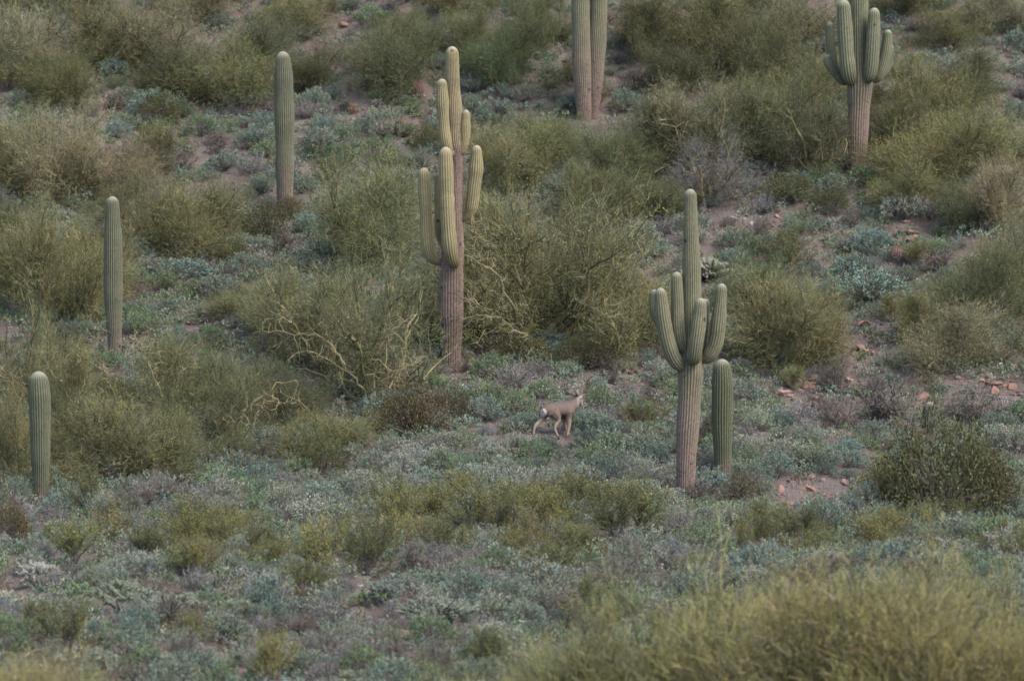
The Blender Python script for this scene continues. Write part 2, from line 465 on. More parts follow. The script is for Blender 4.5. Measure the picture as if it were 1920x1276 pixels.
saguaro((846, 684), [(846, 684, 36), (846, 600, 43), (846, 500, 46), (850, 430, 38), (855, 340, 23), (856, 290, 22), (852, 262, 31), (850, 200, 30), (848, 150, 27), (847, 88, 23)],
        [[(832, 492, 0, 20), (818, 488, -.05, 24), (804, 470, -.1, 27), (800, 420, -.12, 28), (798, 370, -.12, 27), (795, 314, -.12, 23)],
         [(846, 470, .1, 16), (834, 462, .45, 17), (825, 440, .55, 18), (822, 390, .55, 18), (822, 325, .55, 15)],
         [(855, 485, -.15, 20), (852, 490, -.4, 26), (846, 470, -.62, 28), (841, 420, -.66, 28), (838, 350, -.66, 28), (836, 274, -.66, 23)],
         [(864, 412, 0, 16), (874, 408, -.05, 18), (884, 390, -.08, 22), (889, 350, -.08, 24), (893, 315, -.08, 25), (894, 272, -.08, 20)],
         [(853, 288, -.1, 16), (842, 284, -.2, 20), (836, 262, -.25, 22), (832, 220, -.25, 22), (830, 190, -.25, 23), (829, 148, -.25, 18)],
         [(860, 292, 0, 10), (866, 286, -.05, 14), (871, 268, -.06, 18), (873, 240, -.06, 19), (874, 206, -.06, 15)]],
        'tall tan saguaro with six upright arms and a corky brown lower trunk', (1.85, 1.52, 1.18), cork_tall, 20, .06, .11, 4)
saguaro((1097, 228), [(1097, 228, 22), (1094, 190, 31), (1090, 110, 35), (1088, 40, 34), (1086, -40, 34), (1086, -240, 27)], [],
        'left one of two paired saguaro trunks rising out of the picture top', (1.1, 1.02, .95), ck(.0, .42), 22, .025, 0, 5)
saguaro((1112, 222), [(1112, 222, 16), (1115, 170, 26), (1118, 90, 33), (1121, 20, 34), (1122, -60, 33), (1122, -200, 26)], [],
        'right one of two paired saguaro trunks, narrower at its base, leaning away', (1.12, 1.02, .95), ck(.1, .42), 22, .025, 0, 6)
saguaro((1056, 22), [(1056, 22, 10), (1056, 0, 14), (1055, -60, 18), (1055, -160, 16)], [],
        'small distant saguaro stem just showing at the top edge beside paired trunks', (.95, .95, .9), None, 16, 0, 0, 7)
saguaro((1608, 326), [(1608, 326, 30), (1608, 260, 38), (1610, 200, 44), (1611, 148, 50), (1609, 110, 42), (1608, 40, 36), (1608, -60, 35), (1608, -200, 28)],
        [[(1600, 150, -.1, 22), (1592, 148, -.4, 26), (1586, 120, -.55, 31), (1582, 70, -.55, 30), (1578, 0, -.55, 24)],
         [(1620, 148, -.1, 20), (1627, 144, -.4, 24), (1631, 120, -.5, 27), (1634, 70, -.5, 27), (1636, 15, -.5, 22)],
         [(1592, 146, .3, 12), (1570, 135, .4, 16), (1561, 110, .45, 18), (1557, 80, .45, 18), (1556, 42, .45, 15)],
         [(1590, 156, 0, 10), (1577, 152, -.05, 14), (1562, 132, -.08, 18), (1553, 118, -.08, 19), (1551, 102, -.08, 15)],
         [(1632, 152, 0, 14), (1645, 145, -.05, 19), (1655, 120, -.08, 21), (1661, 90, -.08, 20), (1664, 56, -.08, 16)],
         [(1632, 150, .3, 12), (1656, 138, .4, 16), (1666, 115, .45, 17), (1671, 83, .45, 13)]],
        'big saguaro with six crowded arms on the upper right slope, top cut off', (1.0, 1.0, .9), ck(.1, .5), 20, .022, .02, 8)
saguaro((1284, 938), [(1284, 938, 31), (1286, 870, 38), (1291, 760, 44), (1294, 690, 47), (1297, 620, 38), (1297, 520, 34), (1295, 420, 27), (1294, 354, 24)],
        [[(1282, 682, -.1, 20), (1272, 682, -.25, 26), (1256, 655, -.35, 30), (1243, 600, -.38, 28), (1236, 537, -.38, 23)],
         [(1280, 676, .2, 18), (1262, 660, .3, 22), (1240, 610, .35, 22), (1228, 580, .35, 22), (1226, 543, .35, 18)],
         [(1290, 655, 0, 16), (1278, 650, -.12, 24), (1271, 620, -.18, 26), (1269, 570, -.18, 24), (1267, 508, -.18, 20)],
         [(1300, 672, -.2, 20), (1300, 668, -.5, 26), (1303, 640, -.62, 28), (1308, 600, -.62, 28), (1312, 555, -.62, 22)],
         [(1306, 668, .1, 16), (1314, 650, .2, 20), (1318, 610, .25, 22), (1322, 560, .25, 18)],
         [(1312, 672, 0, 20), (1327, 668, -.08, 26), (1341, 640, -.12, 29), (1347, 590, -.12, 27), (1352, 530, -.12, 22)]],
        'candelabra saguaro with six upcurved arms on pale ribbed trunk right of the deer', (1.12, 1.06, .95), ck(.05, .55), 20, .022, .02, 9)
saguaro((1356, 893), [(1356, 893, 29), (1356, 850, 35), (1355, 780, 40), (1355, 720, 41), (1354, 672, 30)], [],
        'short stout dark green saguaro without arms beside the candelabra saguaro', (.54, .60, .47), ck(0, .25), 18, 0, 0, 10)
saguaro((1743, 815), [(1743, 815, 28), (1743, 790, 32), (1743, 752, 22)], [],
        'young knee-high grey saguaro half hidden by twigs near the wide jojoba', (.5, .5, .6), None, 16, 0, 0, 11)

# ------------------------------------------------------------------ plants: one mesh set per kind
def dome_dirs(n, r, low=0.0):
    z = r.uniform(low, 1, n); a = r.uniform(0, 2 * math.pi, n); k = np.sqrt(1 - z * z)
    return np.stack([k * np.cos(a), k * np.sin(a), z], -1)
def lumps(d, r, k=7, amp=.25):
    """smooth random radius over directions"""
    f = np.ones(len(d))
    for _ in range(k):
        c = nrm(r.normal(size=3)); f += amp * r.normal() * np.exp(4 * (d @ c - 1))
    return np.clip(f, .5, 1.5)
def mesh_brittle(seed, name='brittlebush', q=1.0, k=17):
    r = np.random.default_rng(seed); mb = MB()
    n = 130; d = dome_dirs(n, r, .0); f = lumps(d, r, 9, .22) * r.uniform(.72, 1.05, n)
    tips = d * f[:, None] * np.array([1, 1, .75]) + [0, 0, .16]
    add_slivers(mb, np.zeros((n, 3)) + r.normal(size=(n, 3)) * [.08, .08, 0], tips, np.linalg.norm(tips, axis=1), .022, r, 1)
    c = np.repeat(tips, k, 0); dd = nrm(np.repeat(d, k, 0) + [0, 0, .5] + r.normal(size=(n * k, 3)) * .75)
    add_leaves(mb, c - np.repeat(d, k, 0) * r.uniform(0, .16, (n * k, 1)) + r.normal(size=(n * k, 3)) * .035, dd, r.uniform(.06, .115, n * k) * q, r.uniform(.035, .06, n * k) * q, r, col=clump(n, k, r))
    # flower stalks / loose sprigs above the mound
    m = 14; d2 = dome_dirs(m, r, .35); add_slivers(mb, d2 * .8, d2 + [0, 0, .6], r.uniform(.2, .4, m), .014, r, 1)
    return mb.mesh(name, [M_leaf, M_stem], False, True)
def mesh_bursage(seed):
    r = np.random.default_rng(seed); mb = MB()
    n = 170; d = dome_dirs(n, r, .0); f = lumps(d, r, 8, .25) * r.uniform(.6, 1.08, n)
    tips = d * f[:, None] * np.array([1, 1, .72]) + [0, 0, .14]
    add_slivers(mb, r.normal(size=(n, 3)) * [.1, .1, 0], tips, np.linalg.norm(tips, axis=1) * 1.08, .020, r, 1)
    k = 13; t = r.uniform(.55, 1.0, (n * k, 1))
    c = np.repeat(tips, k, 0) * t + r.normal(size=(n * k, 3)) * .04
    add_leaves(mb, c, nrm(np.repeat(d, k, 0) + [0, 0, .4] + r.normal(size=(n * k, 3)) * .8), r.uniform(.04, .075, n * k), r.uniform(.022, .035, n * k), r, col=clump(n, k, r))
    return mb.mesh('bursage', [M_leaf, M_stem], False, True)
def mesh_creosote(seed):
    r = np.random.default_rng(seed); mb = MB()
    ns = 16; bp = []; bd = []
    for i in range(ns):
        az = r.uniform(0, 6.28); tilt = r.uniform(.15, .95)
        d = np.array([math.sin(tilt) * math.cos(az), math.sin(tilt) * math.sin(az), math.cos(tilt)])
        L = r.uniform(.8, 1.15); k = 7; P = [r.normal(size=3) * [.05, .05, 0]]
        for j in range(k):
            d = nrm(d + r.normal(size=3) * .16 + [0, 0, .05]); P.append(P[-1] + d * L / k)
            if j >= 2:
                for _ in range(5):
                    b = nrm(d + r.normal(size=3) * .6 + [0, 0, .25]); bp.append(P[-1]); bd.append(b * r.uniform(.15, .4))
        add_tube(mb, P, np.linspace(.02, .007, k + 1), 3, 1)
    bp, bd = np.array(bp), np.array(bd)
    add_slivers(mb, bp, bd, np.linalg.norm(bd, axis=1), .012, r, 1)
    k = 13; n = len(bp) * k
    c = np.repeat(bp, k, 0) + np.repeat(bd, k, 0) * r.uniform(.3, 1.05, (n, 1)) + r.normal(size=(n, 3)) * .022
    add_leaves(mb, c, nrm(np.repeat(bd, k, 0) * 2 + r.normal(size=(n, 3)) * .6 + [0, 0, .3]), r.uniform(.03, .055, n), r.uniform(.014, .024, n), r, col=clump(len(bp), k, r))
    return mb.mesh('creosote', [M_olive, M_stem], False, True)
def mesh_burro(seed):
    r = np.random.default_rng(seed); mb = MB()
    n = 120; d = nrm(dome_dirs(n, r, .1) + [0, 0, .45]); L = r.uniform(.6, 1.1, n)
    b = r.normal(size=(n, 3)) * [.16, .16, 0]
    add_slivers(mb, b, d, L, .018, r, 1)
    k = 24; t = r.uniform(.3, 1.02, (n * k, 1)); dd = np.repeat(d * L[:, None], k, 0)
    c = np.repeat(b, k, 0) + dd * t + r.normal(size=(n * k, 3)) * .03
    add_leaves(mb, c, nrm(dd + r.normal(size=(n * k, 3)) * .55 + [0, 0, .2]), r.uniform(.06, .13, n * k), r.uniform(.014, .026, n * k), r, col=clump(n, k, r))
    return mb.mesh('burrobrush', [M_leaf, M_stem], False, True)
def mesh_jojoba(seed):
    r = np.random.default_rng(seed); fol = MB(); st = MB()
    n = 420; d = dome_dirs(n, r, -.05); f = lumps(d, r, 12, .28) * r.uniform(.55, 1.03, n)
    tips = d * f[:, None] * np.array([1, 1, .95]) + [0, 0, .12]
    m = 60
    for i in range(m): add_tube(st, [r.normal(size=3) * [.08, .08, 0], tips[i] * .45 + r.normal(size=3) * .06, tips[i]], [.03, .018, .006], 3, 0)
    k = 16; N = n * k
    c = np.repeat(tips, k, 0) + r.normal(size=(N, 3)) * .065
    add_leaves(fol, c, nrm(np.repeat(d, k, 0) * .6 + [0, 0, .6] + r.normal(size=(N, 3)) * .6), r.uniform(.03, .055, N), r.uniform(.016, .03, N), r, col=clump(n, k, r, .22, .04))
    return fol.mesh('jojoba_foliage', [M_dark], False, True), st.mesh('jojoba_stems', [M_stem])
def grow(mb, p, d, L, r0, r1, r, curl, up, segs, sides=4, mat=0):
    P = [np.array(p, float)]; D = []
    for j in range(segs):
        d = nrm(d + r.normal(size=3) * curl + [0, 0, up]); D.append(d); P.append(P[-1] + d * L / segs)
    add_tube(mb, P, np.linspace(r0, r1, segs + 1), sides, mat)
    return P, D
def mesh_dead(seed):
    r = np.random.default_rng(seed); mb = MB()
    for i in range(9):
        az = r.uniform(0, 6.28); tl = r.uniform(.3, 1.2)
        d = np.array([math.sin(tl) * math.cos(az), math.sin(tl) * math.sin(az), math.cos(tl)])
        P, D = grow(mb, (0, 0, 0), d, r.uniform(.7, 1.1), .03, .010, r, .22, .03, 6)
        for j in range(1, 6):
            for _ in range(3):
                P2, D2 = grow(mb, P[j], nrm(D[j] + r.normal(size=3) * .7), r.uniform(.25, .5), .013, .006, r, .3, .02, 3, 3)
                k = 5
                for a, b in zip(P2[1:], D2):
                    add_slivers(mb, np.repeat([a], k, 0), nrm(np.repeat([b], k, 0) + r.normal(size=(k, 3)) * .7), r.uniform(.1, .28, k), .011, r)
    return mb.mesh('dead_shrub', [M_dead])
def mesh_palo(seed, bare=0.0, upright=.0, dens=1.0, wisp=False):
    """palo verde about 5 m across and 3.6 m tall: trunk mesh (limbs) and crown mesh (green twigs)"""
    r = np.random.default_rng(seed); tr = MB(); cr = MB()
    sp, sd_ = [], []
    nl = r.integers(7, 11)
    for i in range(nl):
        az = i / nl * 6.283 + r.uniform(-.4, .4); tl = r.uniform(.2, 1.4) * (1 - upright * .5)
        if i == 0: tl = .15
        d = np.array([math.sin(tl) * math.cos(az), math.sin(tl) * math.sin(az), math.cos(tl)])
        L = r.uniform(1.4, 2.5)
        P, D = grow(tr, r.normal(size=3) * [.12, .12, 0] - [0, 0, .1], d, L, r.uniform(.06, .10), .03, r, .22, .02 + .1 * upright, 7, 6)
        for j in range(2, 8):
            for _ in range(3):
                dd = nrm(D[min(j, 6)] + r.normal(size=3) * .75 + [0, 0, .15])
                if r.random() < .22: continue
                P2, D2 = grow(tr, P[j], dd, r.uniform(.7, 1.5), .024, .008, r, .26, .06, 5, 4, mat=1 if r.random() > bare else 0)
                for q in range(1, 6):
                    for _ in range(2):
                        d3 = nrm(D2[min(q, 4)] + r.normal(size=3) * .7 + [0, 0, .2])
                        L3 = r.uniform(.25, .6)
                        add_tube(tr, [P2[q], P2[q] + d3 * L3 * .5 + r.normal(size=3) * .03, P2[q] + d3 * L3], [.007, .005, .003], 3, mat=1)
                        sp.append(P2[q] + d3 * L3 * .6); sd_.append(d3)
    sp, sd_ = np.array(sp), np.array(sd_)
    # droop the crown a little so that it reaches low at its rim
    keep = r.random(len(sp)) > bare
    sp, sd_ = sp[keep], sd_[keep]
    k = int(14 * dens); N = len(sp) * k; cc = clump(len(sp), k, r, .32 if wisp else .4, .07)
    out = nrm(sp - [0, 0, 1.0])
    b = np.repeat(sp, k, 0) + r.normal(size=(N, 3)) * .2
    dd = nrm(np.repeat(sd_, k, 0) * .7 + np.repeat(out, k, 0) * .45 + ([0, 0, .4] + r.normal(size=(N, 3)) * .5 if wisp else [0, 0, .2] + r.normal(size=(N, 3)) * .6))
    ln = r.uniform(.15, .5, N) if wisp else r.uniform(.12, .40, N)
    gz_ = (r.random((N, 1)) < .15) * 1.0; cs_ = cc * (1 - gz_) + gz_ * cc * [1.12, .98, 1.75, 1]
    add_slivers(cr, b, dd, ln, r.uniform(.009, .015, N), r, col=cs_)
    M = N * 3; b = np.repeat(b, 3, 0); dd = np.repeat(dd, 3, 0); ln = np.repeat(ln, 3); cc = np.repeat(cc, 3, 0)
    t = r.uniform(.1, 1, (M, 1))
    add_leaves(cr, b + dd * ln[:, None] * t + r.normal(size=(M, 3)) * .03, nrm(dd + r.normal(size=(M, 3)) * .7), r.uniform(.02, .045, M), r.uniform(.011, .02, M), r, col=cc)
    return cr.mesh('palo_verde_crown', [M_olive], False, True), tr.mesh('palo_verde_limbs', [M_pbark, M_gbark])
def rock_mesh(seed):
    r = np.random.default_rng(seed)
    import bmesh
    bm = bmesh.new(); bmesh.ops.create_icosphere(bm, subdivisions=2, radius=1)
    V = np.array([v.co for v in bm.verts]); Fc = [[v.index for v in f.verts] for f in bm.faces]; bm.free()
    for _ in range(9):
        n = nrm(r.normal(size=3)); h = r.uniform(.45, .85); s = V @ n; V = V - np.maximum(s - h, 0)[:, None] * n
    V = V * r.uniform(.7, 1.25, 3) * [1, 1, .8] + r.normal(size=V.shape) * .03
    return V, Fc

BR = [mesh_brittle(100 + i, 'brittlebush', .74, 27) for i in range(7)]
SA = [mesh_brittle(150 + i, 'saltbush', .62, 34) for i in range(6)]
BU = [mesh_bursage(200 + i) for i in range(7)]
BB = [mesh_burro(250 + i) for i in range(6)]
CR = [mesh_creosote(300 + i) for i in range(5)]
JO = [mesh_jojoba(400 + i) for i in range(4)]
DE = [mesh_dead(500 + i) for i in range(5)]
PV = [mesh_palo(600 + i) for i in range(6)]
PVB = [mesh_palo(650 + i, .62) for i in range(2)]
PVF = [mesh_palo(680 + i, .12, .5, .8, True) for i in range(3)]
RK = [rock_mesh(700 + i) for i in range(10)]
RKM = []
for V, Fc in RK:
    mb = MB(); mb.add(V, tri=Fc); RKM.append(mb.mesh('rock', [M_rock]))

def jit(c, a=.16, b=.05):
    v = 1 + rng.uniform(-a, a); return (c[0] * v * (1 + rng.uniform(-b, b)), c[1] * v, c[2] * v * (1 + rng.uniform(-b, b)), 1)
OLIVE = (.182, .176, .072); TAN = (.220, .190, .100); OLDARK = (.130, .130, .058); GREEN = (.140, .165, .070); YEL = (.235, .212, .082)
GREY = (.190, .212, .146); BLUE = (.162, .203, .150); SILV = (.240, .246, .178); LEAFG = (.150, .190, .098); LILAC = (.195, .176, .155)
DK = (.085, .080, .034); BRN = (.10, .080, .045)

# ------------------------------------------------------------------ palo verde trees: (base px, base py, width px, height px, colour, kind)
TREES = [
 (1010, 645, 330, 330, OLIVE, 0), (1150, 655, 210, 230, OLIVE, 0), (930, 600, 200, 260, OLIVE, 0), (1090, 600, 200, 230, OLDARK, 0),
 (715, 500, 230, 215, OLIVE, 0), (660, 480, 150, 130, GREEN, 0), (690, 745, 250, 270, OLIVE, 1), (600, 690, 230, 210, OLIVE, 1), (540, 640, 170, 160, OLIVE, 0), (765, 640, 130, 130, OLIVE, 0),
 (95, 600, 210, 230, OLIVE, 0), (170, 560, 150, 170, OLIVE, 0), (20, 560, 150, 200, OLDARK, 0),
 (110, 370, 200, 180, TAN, 0), (210, 370, 160, 140, TAN, 0), (20, 350, 140, 150, OLIVE, 0), (260, 440, 160, 150, OLDARK, 0),
 (350, 480, 170, 170, OLIVE, 0), (300, 470, 120, 140, TAN, 0), (400, 460, 120, 130, OLDARK, 0), 
 (40, 140, 170, 170, TAN, 0), (110, 190, 160, 110, OLIVE, 0), (210, 130, 190, 150, OLIVE, 0), (300, 130, 170, 130, TAN, 0), (330, 180, 150, 100, OLDARK, 0),
 (430, 190, 190, 150, OLIVE, 0), (490, 150, 140, 120, OLDARK, 0), (600, 170, 130, 110, OLDARK, 0), (560, 60, 130, 90, OLIVE, 0), (150, 30, 170, 110, TAN, 0), (380, 50, 150, 100, TAN, 0), (30, 30, 120, 100, OLDARK, 0),
 (750, 165, 160, 140, OLDARK, 0), (770, 110, 120, 100, OLIVE, 0), (890, 110, 120, 110, OLIVE, 0), (960, 150, 150, 130, OLDARK, 0), (1010, 90, 120, 110, OLIVE, 0), (920, 170, 120, 110, GREEN, 0), (850, 30, 120, 80, OLIVE, 0), (1000, 10, 130, 80, OLDARK, 0),
 (1210, 110, 160, 130, OLDARK, 0), (1320, 120, 180, 150, OLIVE, 0), (1260, 180, 130, 110, OLDARK, 0), (1430, 160, 170, 160, OLDARK, 0), (1500, 90, 150, 110, TAN, 0), (1360, 40, 140, 80, OLIVE, 0), (1480, 30, 120, 60, OLDARK, 0), (1700, 30, 150, 90, OLDARK, 0), (1780, 90, 130, 80, OLIVE, 0), (1860, 60, 130, 90, TAN, 0),
 (1290, 330, 200, 190, TAN, 1), (1220, 320, 150, 150, OLDARK, 0), (1150, 350, 150, 130, OLDARK, 0), (1380, 320, 180, 170, OLDARK, 0), (1470, 300, 170, 180, OLIVE, 0), (1530, 330, 150, 160, OLDARK, 1), (1330, 380, 150, 120, LILAC, 1), (1400, 260, 160, 130, OLIVE, 0), (1530, 200, 120, 120, OLIVE, 0),
 (1720, 230, 200, 160, OLIVE, 0), (1690, 300, 130, 130, OLDARK, 0), (1810, 200, 150, 120, OLDARK, 0), (1760, 360, 230, 170, OLIVE, 0), (1860, 330, 180, 150, OLIVE, 0), (1870, 430, 150, 140, TAN, 0), (1700, 400, 130, 100, OLIVE, 0), (1800, 430, 110, 100, OLDARK, 0),
 (1010, 330, 190, 110, OLIVE, 0), (940, 360, 130, 130, OLIVE, 0), (1025, 288, 110, 90, OLDARK, 0), (1110, 420, 150, 120, OLIVE, 0), (1220, 410, 140, 90, OLDARK, 0),
 (1460, 690, 210, 190, OLIVE, 0), (1530, 670, 150, 140, OLIVE, 0), (1420, 590, 130, 110, GREEN, 0), (1860, 620, 200, 190, OLDARK, 0), (1910, 560, 150, 190, OLIVE, 0), (1790, 690, 200, 130, TAN, 0), (1720, 640, 110, 110, OLIVE, 0),
 (60, 760, 170, 190, OLIVE, 1), (130, 775, 120, 150, OLIVE, 1), (330, 780, 150, 170, OLIVE, 1), (400, 790, 190, 160, OLIVE, 0), (110, 860, 170, 150, OLDARK, 0), (230, 900, 230, 170, OLIVE, 0), (340, 880, 180, 140, OLIVE, 0), (30, 900, 150, 210, OLIVE, 0), (440, 830, 130, 110, OLDARK, 1), (540, 800, 130, 110, OLDARK, 0), (610, 850, 150, 100, OLIVE, 0), (490, 760, 140, 100, OLDARK, 0), (470, 600, 130, 90, OLIVE, 0),
 (1560, 1470, 470, 440, YEL, 2), (1360, 1480, 400, 420, YEL, 2), (1720, 1490, 400, 400, YEL, 2), (1850, 1330, 270, 250, YEL, 1), (1230, 1480, 320, 390, YEL, 2), (1920, 1290, 230, 190, YEL, 1), (1090, 1480, 290, 330, YEL, 2), (860, 1490, 240, 250, YEL, 2), (1760, 1190, 150, 170, YEL, 1), (40, 1500, 280, 290, YEL, 2), (1480, 1400, 330, 340, YEL, 2), (1640, 1420, 300, 330, YEL, 2), (1880, 1480, 280, 330, YEL, 2),
]
NAMED = {0: ('broad olive palo verde with low spreading crown right of the tall saguaro', 'the broad palo verde'),
         6: ('half-bare palo verde with pale crooked limbs left of the tall saguaro trunk', 'the bare-branched palo verde'),
         13: ('tan palo verde with feathery yellowish crown near the left edge', 'the tan palo verde'),
         }
LIMBS = {0: [([(968, 600, -1.5), (958, 550, -2.2), (945, 510, -2.5), (930, 485, -2.6), (905, 478, -2.6), (872, 466, -2.5)], .075, .03), ([(905, 478, -2.6), (895, 455, -2.6), (888, 425, -2.5), (890, 400, -2.4)], .03, .012), ([(930, 485, -2.6), (915, 450, -2.5), (900, 430, -2.4)], .02, .01),
             ([(985, 615, -2.2), (960, 590, -2.5), (920, 573, -2.6), (868, 582, -2.6)], .045, .02), ([(905, 574, -2.6), (885, 560, -2.6), (880, 548, -2.6)], .02, .01), ([(1120, 590, -2.6), (1135, 560, -2.7), (1140, 585, -2.7), (1155, 620, -2.6)], .03, .012)],
         6: [([(690, 740, -1.2), (672, 700, -1.6), (645, 670, -1.8), (600, 645, -1.9), (565, 648, -1.9)], .07, .02), ([(655, 680, -1.8), (640, 640, -1.8), (615, 620, -1.8), (560, 612, -1.8), (500, 608, -1.8)], .05, .015), ([(700, 740, -1.4), (722, 690, -1.8), (728, 640, -1.8), (735, 610, -1.8), (770, 590, -1.8)], .06, .015), ([(715, 700, -1.8), (760, 680, -1.9), (800, 655, -1.9)], .04, .012)],
         81: [([(300, 770, -1.2), (302, 730, -1.5), (292, 690, -1.6), (285, 660, -1.6), (300, 620, -1.5)], .05, .015), ([(285, 660, -1.6), (270, 640, -1.6), (262, 610, -1.5)], .03, .01)],
         80: [([(240, 770, -1.0), (222, 730, -1.5), (212, 690, -1.6), (180, 665, -1.6), (150, 650, -1.6)], .055, .015), ([(212, 690, -1.6), (195, 640, -1.6), (185, 600, -1.5)], .035, .01)],
         79: [([(118, 820, -1.5), (105, 790, -1.8), (98, 760, -1.8)], .05, .03), ([(55, 740, -1.5), (35, 700, -1.7), (5, 680, -1.7)], .045, .015)],
         95: [([(1765, 1325, -1.0), (1790, 1230, -1.4), (1815, 1185, -1.5), (1850, 1165, -1.5)], .045, .02)], 100: [([(1743, 1175, -.5), (1748, 1130, -.8), (1752, 1090, -.8), (1765, 1050, -.8)], .04, .012)],
         87: [([(420, 820, -1.0), (455, 775, -1.5), (485, 745, -1.6), (525, 705, -1.6)], .10, .03), ([(485, 745, -1.6), (540, 738, -1.6), (570, 745, -1.6)], .03, .01)]}
TG = ground_at([t[0] for t in TREES], [t[1] for t in TREES])
for i, (px, py, w, h, c, kind) in enumerate(TREES):
    s = to_px(TG[i])[2]
    crm, trm = (PV, PVB, PVF)[kind][rng.integers(0, (6, 2, 3)[kind])]
    root = link('palo_verde_tree', None); root.location = TG[i]; root.rotation_euler = (0, 0, rng.uniform(0, 6.28))
    sx = w / s / (5.0, 5.0, 4.2)[kind]; sz = h / s / (3.3, 3.3, 3.9)[kind]
    root.scale = (sx * 1.3, sx * 1.3, sz * 1.15)
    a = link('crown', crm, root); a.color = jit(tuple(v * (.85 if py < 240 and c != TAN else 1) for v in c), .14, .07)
    b = link('trunk', trm, root); b.color = (*((1.15, 1.1, 1.05) if kind == 1 else (.75, .75, .75)), 1)
    if i in LIMBS:
        bx_, by_, s_ = to_px(TG[i]); q_ = np.random.default_rng(i)
        for pts, r0, r1 in LIMBS[i]:
            mb = MB(); n_ = 18; w_ = np.cumsum(q_.normal(size=(n_, 3)) * .035, 0); w_ -= np.linspace(0, 1, n_)[:, None] * w_[-1]
            P = spline([((x - bx_) / s_, d * 1.35, (by_ - y) / s_) for x, y, d in pts], n_) + w_ + q_.normal(size=(n_, 3)) * .012
            add_tube(mb, P, np.linspace(r0, r1, n_) * .58, 6, cap=True)
            for j in range(4, n_):
                d_ = nrm(P[j] - P[j - 1] + q_.normal(size=3) * .7 + [0, 0, .25])
                P2, D2 = grow(mb, P[j], d_, q_.uniform(.25, .8), .014, .005, q_, .35, .05, 5, 4)
                for m_ in (2, 4): grow(mb, P2[m_], nrm(D2[m_ - 1] + q_.normal(size=3) * .7), q_.uniform(.2, .45), .008, .003, q_, .35, .03, 3, 3)
            lo = link('limb', mb.mesh('limb', [M_pbark]), root); lo.color = (.80, .79, .82, 1)
            lo.matrix_parent_inverse = Matrix.LocRotScale(root.location, root.rotation_euler, root.scale).inverted(); lo.location = TG[i]
    if i in NAMED:
        thing(root, NAMED[i][0], 'palo verde', 'palo verde trees on the hillside')
    else:
        tone = {TAN: 'tan feathery', OLIVE: 'olive green', OLDARK: 'dark olive', GREEN: 'bright green', YEL: 'yellow-green wispy', LILAC: 'greyish bare'}[c]
        later(root, tone + (' half-bare' if kind == 1 else '') + ' tree', 'palo verde', 'palo verde trees on the hillside')

# ------------------------------------------------------------------ dark dense bushes
JB = [(1760, 972, 250, 215, DK), (1850, 960, 170, 140, DK), (1660, 950, 110, 90, DK), (1390, 958, 110, 75, BRN), (770, 815, 170, 110, BRN), (850, 790, 90, 70, BRN), (500, 455, 110, 85, DK), (545, 410, 60, 45, DK),
      (430, 500, 90, 65, DK), (110, 690, 120, 85, BRN), (210, 790, 110, 90, DK), (600, 900, 110, 80, DK), (1290, 150, 120, 80, DK), (1250, 240, 100, 70, DK), (800, 285, 90, 55, DK), (20, 1030, 110, 110, BRN), (1340, 830, 60, 70, BRN), (1560, 400, 80, 55, DK), (300, 240, 110, 70, DK), (1100, 690, 120, 70, DK), (980, 680, 130, 60, DK), (280, 330, 120, 60, DK), (1480, 380, 110, 60, DK)]
JG = ground_at([t[0] for t in JB], [t[1] for t in JB])
for i, (px, py, w, h, c) in enumerate(JB):
    s = to_px(JG[i])[2]; fm, sm = JO[rng.integers(0, 4)]
    root = link('jojoba_bush', None); root.location = JG[i]; root.rotation_euler = (0, 0, rng.uniform(0, 6.28))
    root.scale = (w / s / 2, w / s / 2, h / s / 1.05)
    a = link('foliage', fm, root); a.color = jit(c, .1, .08); b = link('stems', sm, root)
    if i == 0: thing(root, 'wide dark olive jojoba bush at the right edge, largest rounded bush', 'jojoba', 'dark rounded bushes')
    else: later(root, 'dark leafy rounded bush', 'jojoba', 'dark rounded bushes')

# ------------------------------------------------------------------ shrubs scattered over the slope
def inside(px, py, E):
    return any(((px - a) / c) ** 2 + ((py - b) / d) ** 2 < 1 for a, b, c, d in E)
E_CREO = [(980, 1005, 240, 60), (760, 1000, 90, 45), (640, 1090, 110, 55), (420, 1065, 110, 55), (230, 1020, 120, 60), (1740, 1010, 130, 30), (1570, 1035, 150, 25), (1400, 1012, 90, 25), (330, 260, 60, 40), (900, 90, 60, 50), (1430, 540, 70, 50), (560, 1150, 50, 40), (1080, 1060, 90, 40)]
E_SILV = [(720, 960, 330, 70), (1000, 890, 260, 45), (580, 990, 120, 60), (1400, 825, 120, 45), (120, 1100, 130, 60), (1250, 990, 80, 50), (850, 860, 150, 40)]
E_BARE = [(1640, 735, 250, 42), (1530, 930, 90, 45), (1612, 640, 50, 60), (640, 45, 60, 25), (690, 225, 70, 35), (390, 600, 55, 40), (1350, 415, 130, 22), (690, 1135, 55, 45), (265, 1205, 80, 30), (1160, 705, 80, 28), (960, 690, 70, 18), (1880, 745, 70, 45), (430, 350, 50, 25), (1430, 720, 60, 22), (690, 1000, 40, 25), (1150, 745, 70, 25), (160, 170, 40, 30), (1700, 440, 60, 20), (1560, 890, 70, 25)]
E_DRY = [(910, 715, 120, 30), (1190, 690, 110, 40), (1420, 430, 190, 45), (330, 1150, 110, 60), (800, 1090, 90, 50), (620, 1200, 200, 70), (1650, 770, 200, 50), (420, 300, 90, 50), (280, 940, 120, 40), (1020, 940, 90, 30), (730, 1180, 120, 60), (1200, 1060, 120, 60), (1500, 470, 120, 40)]
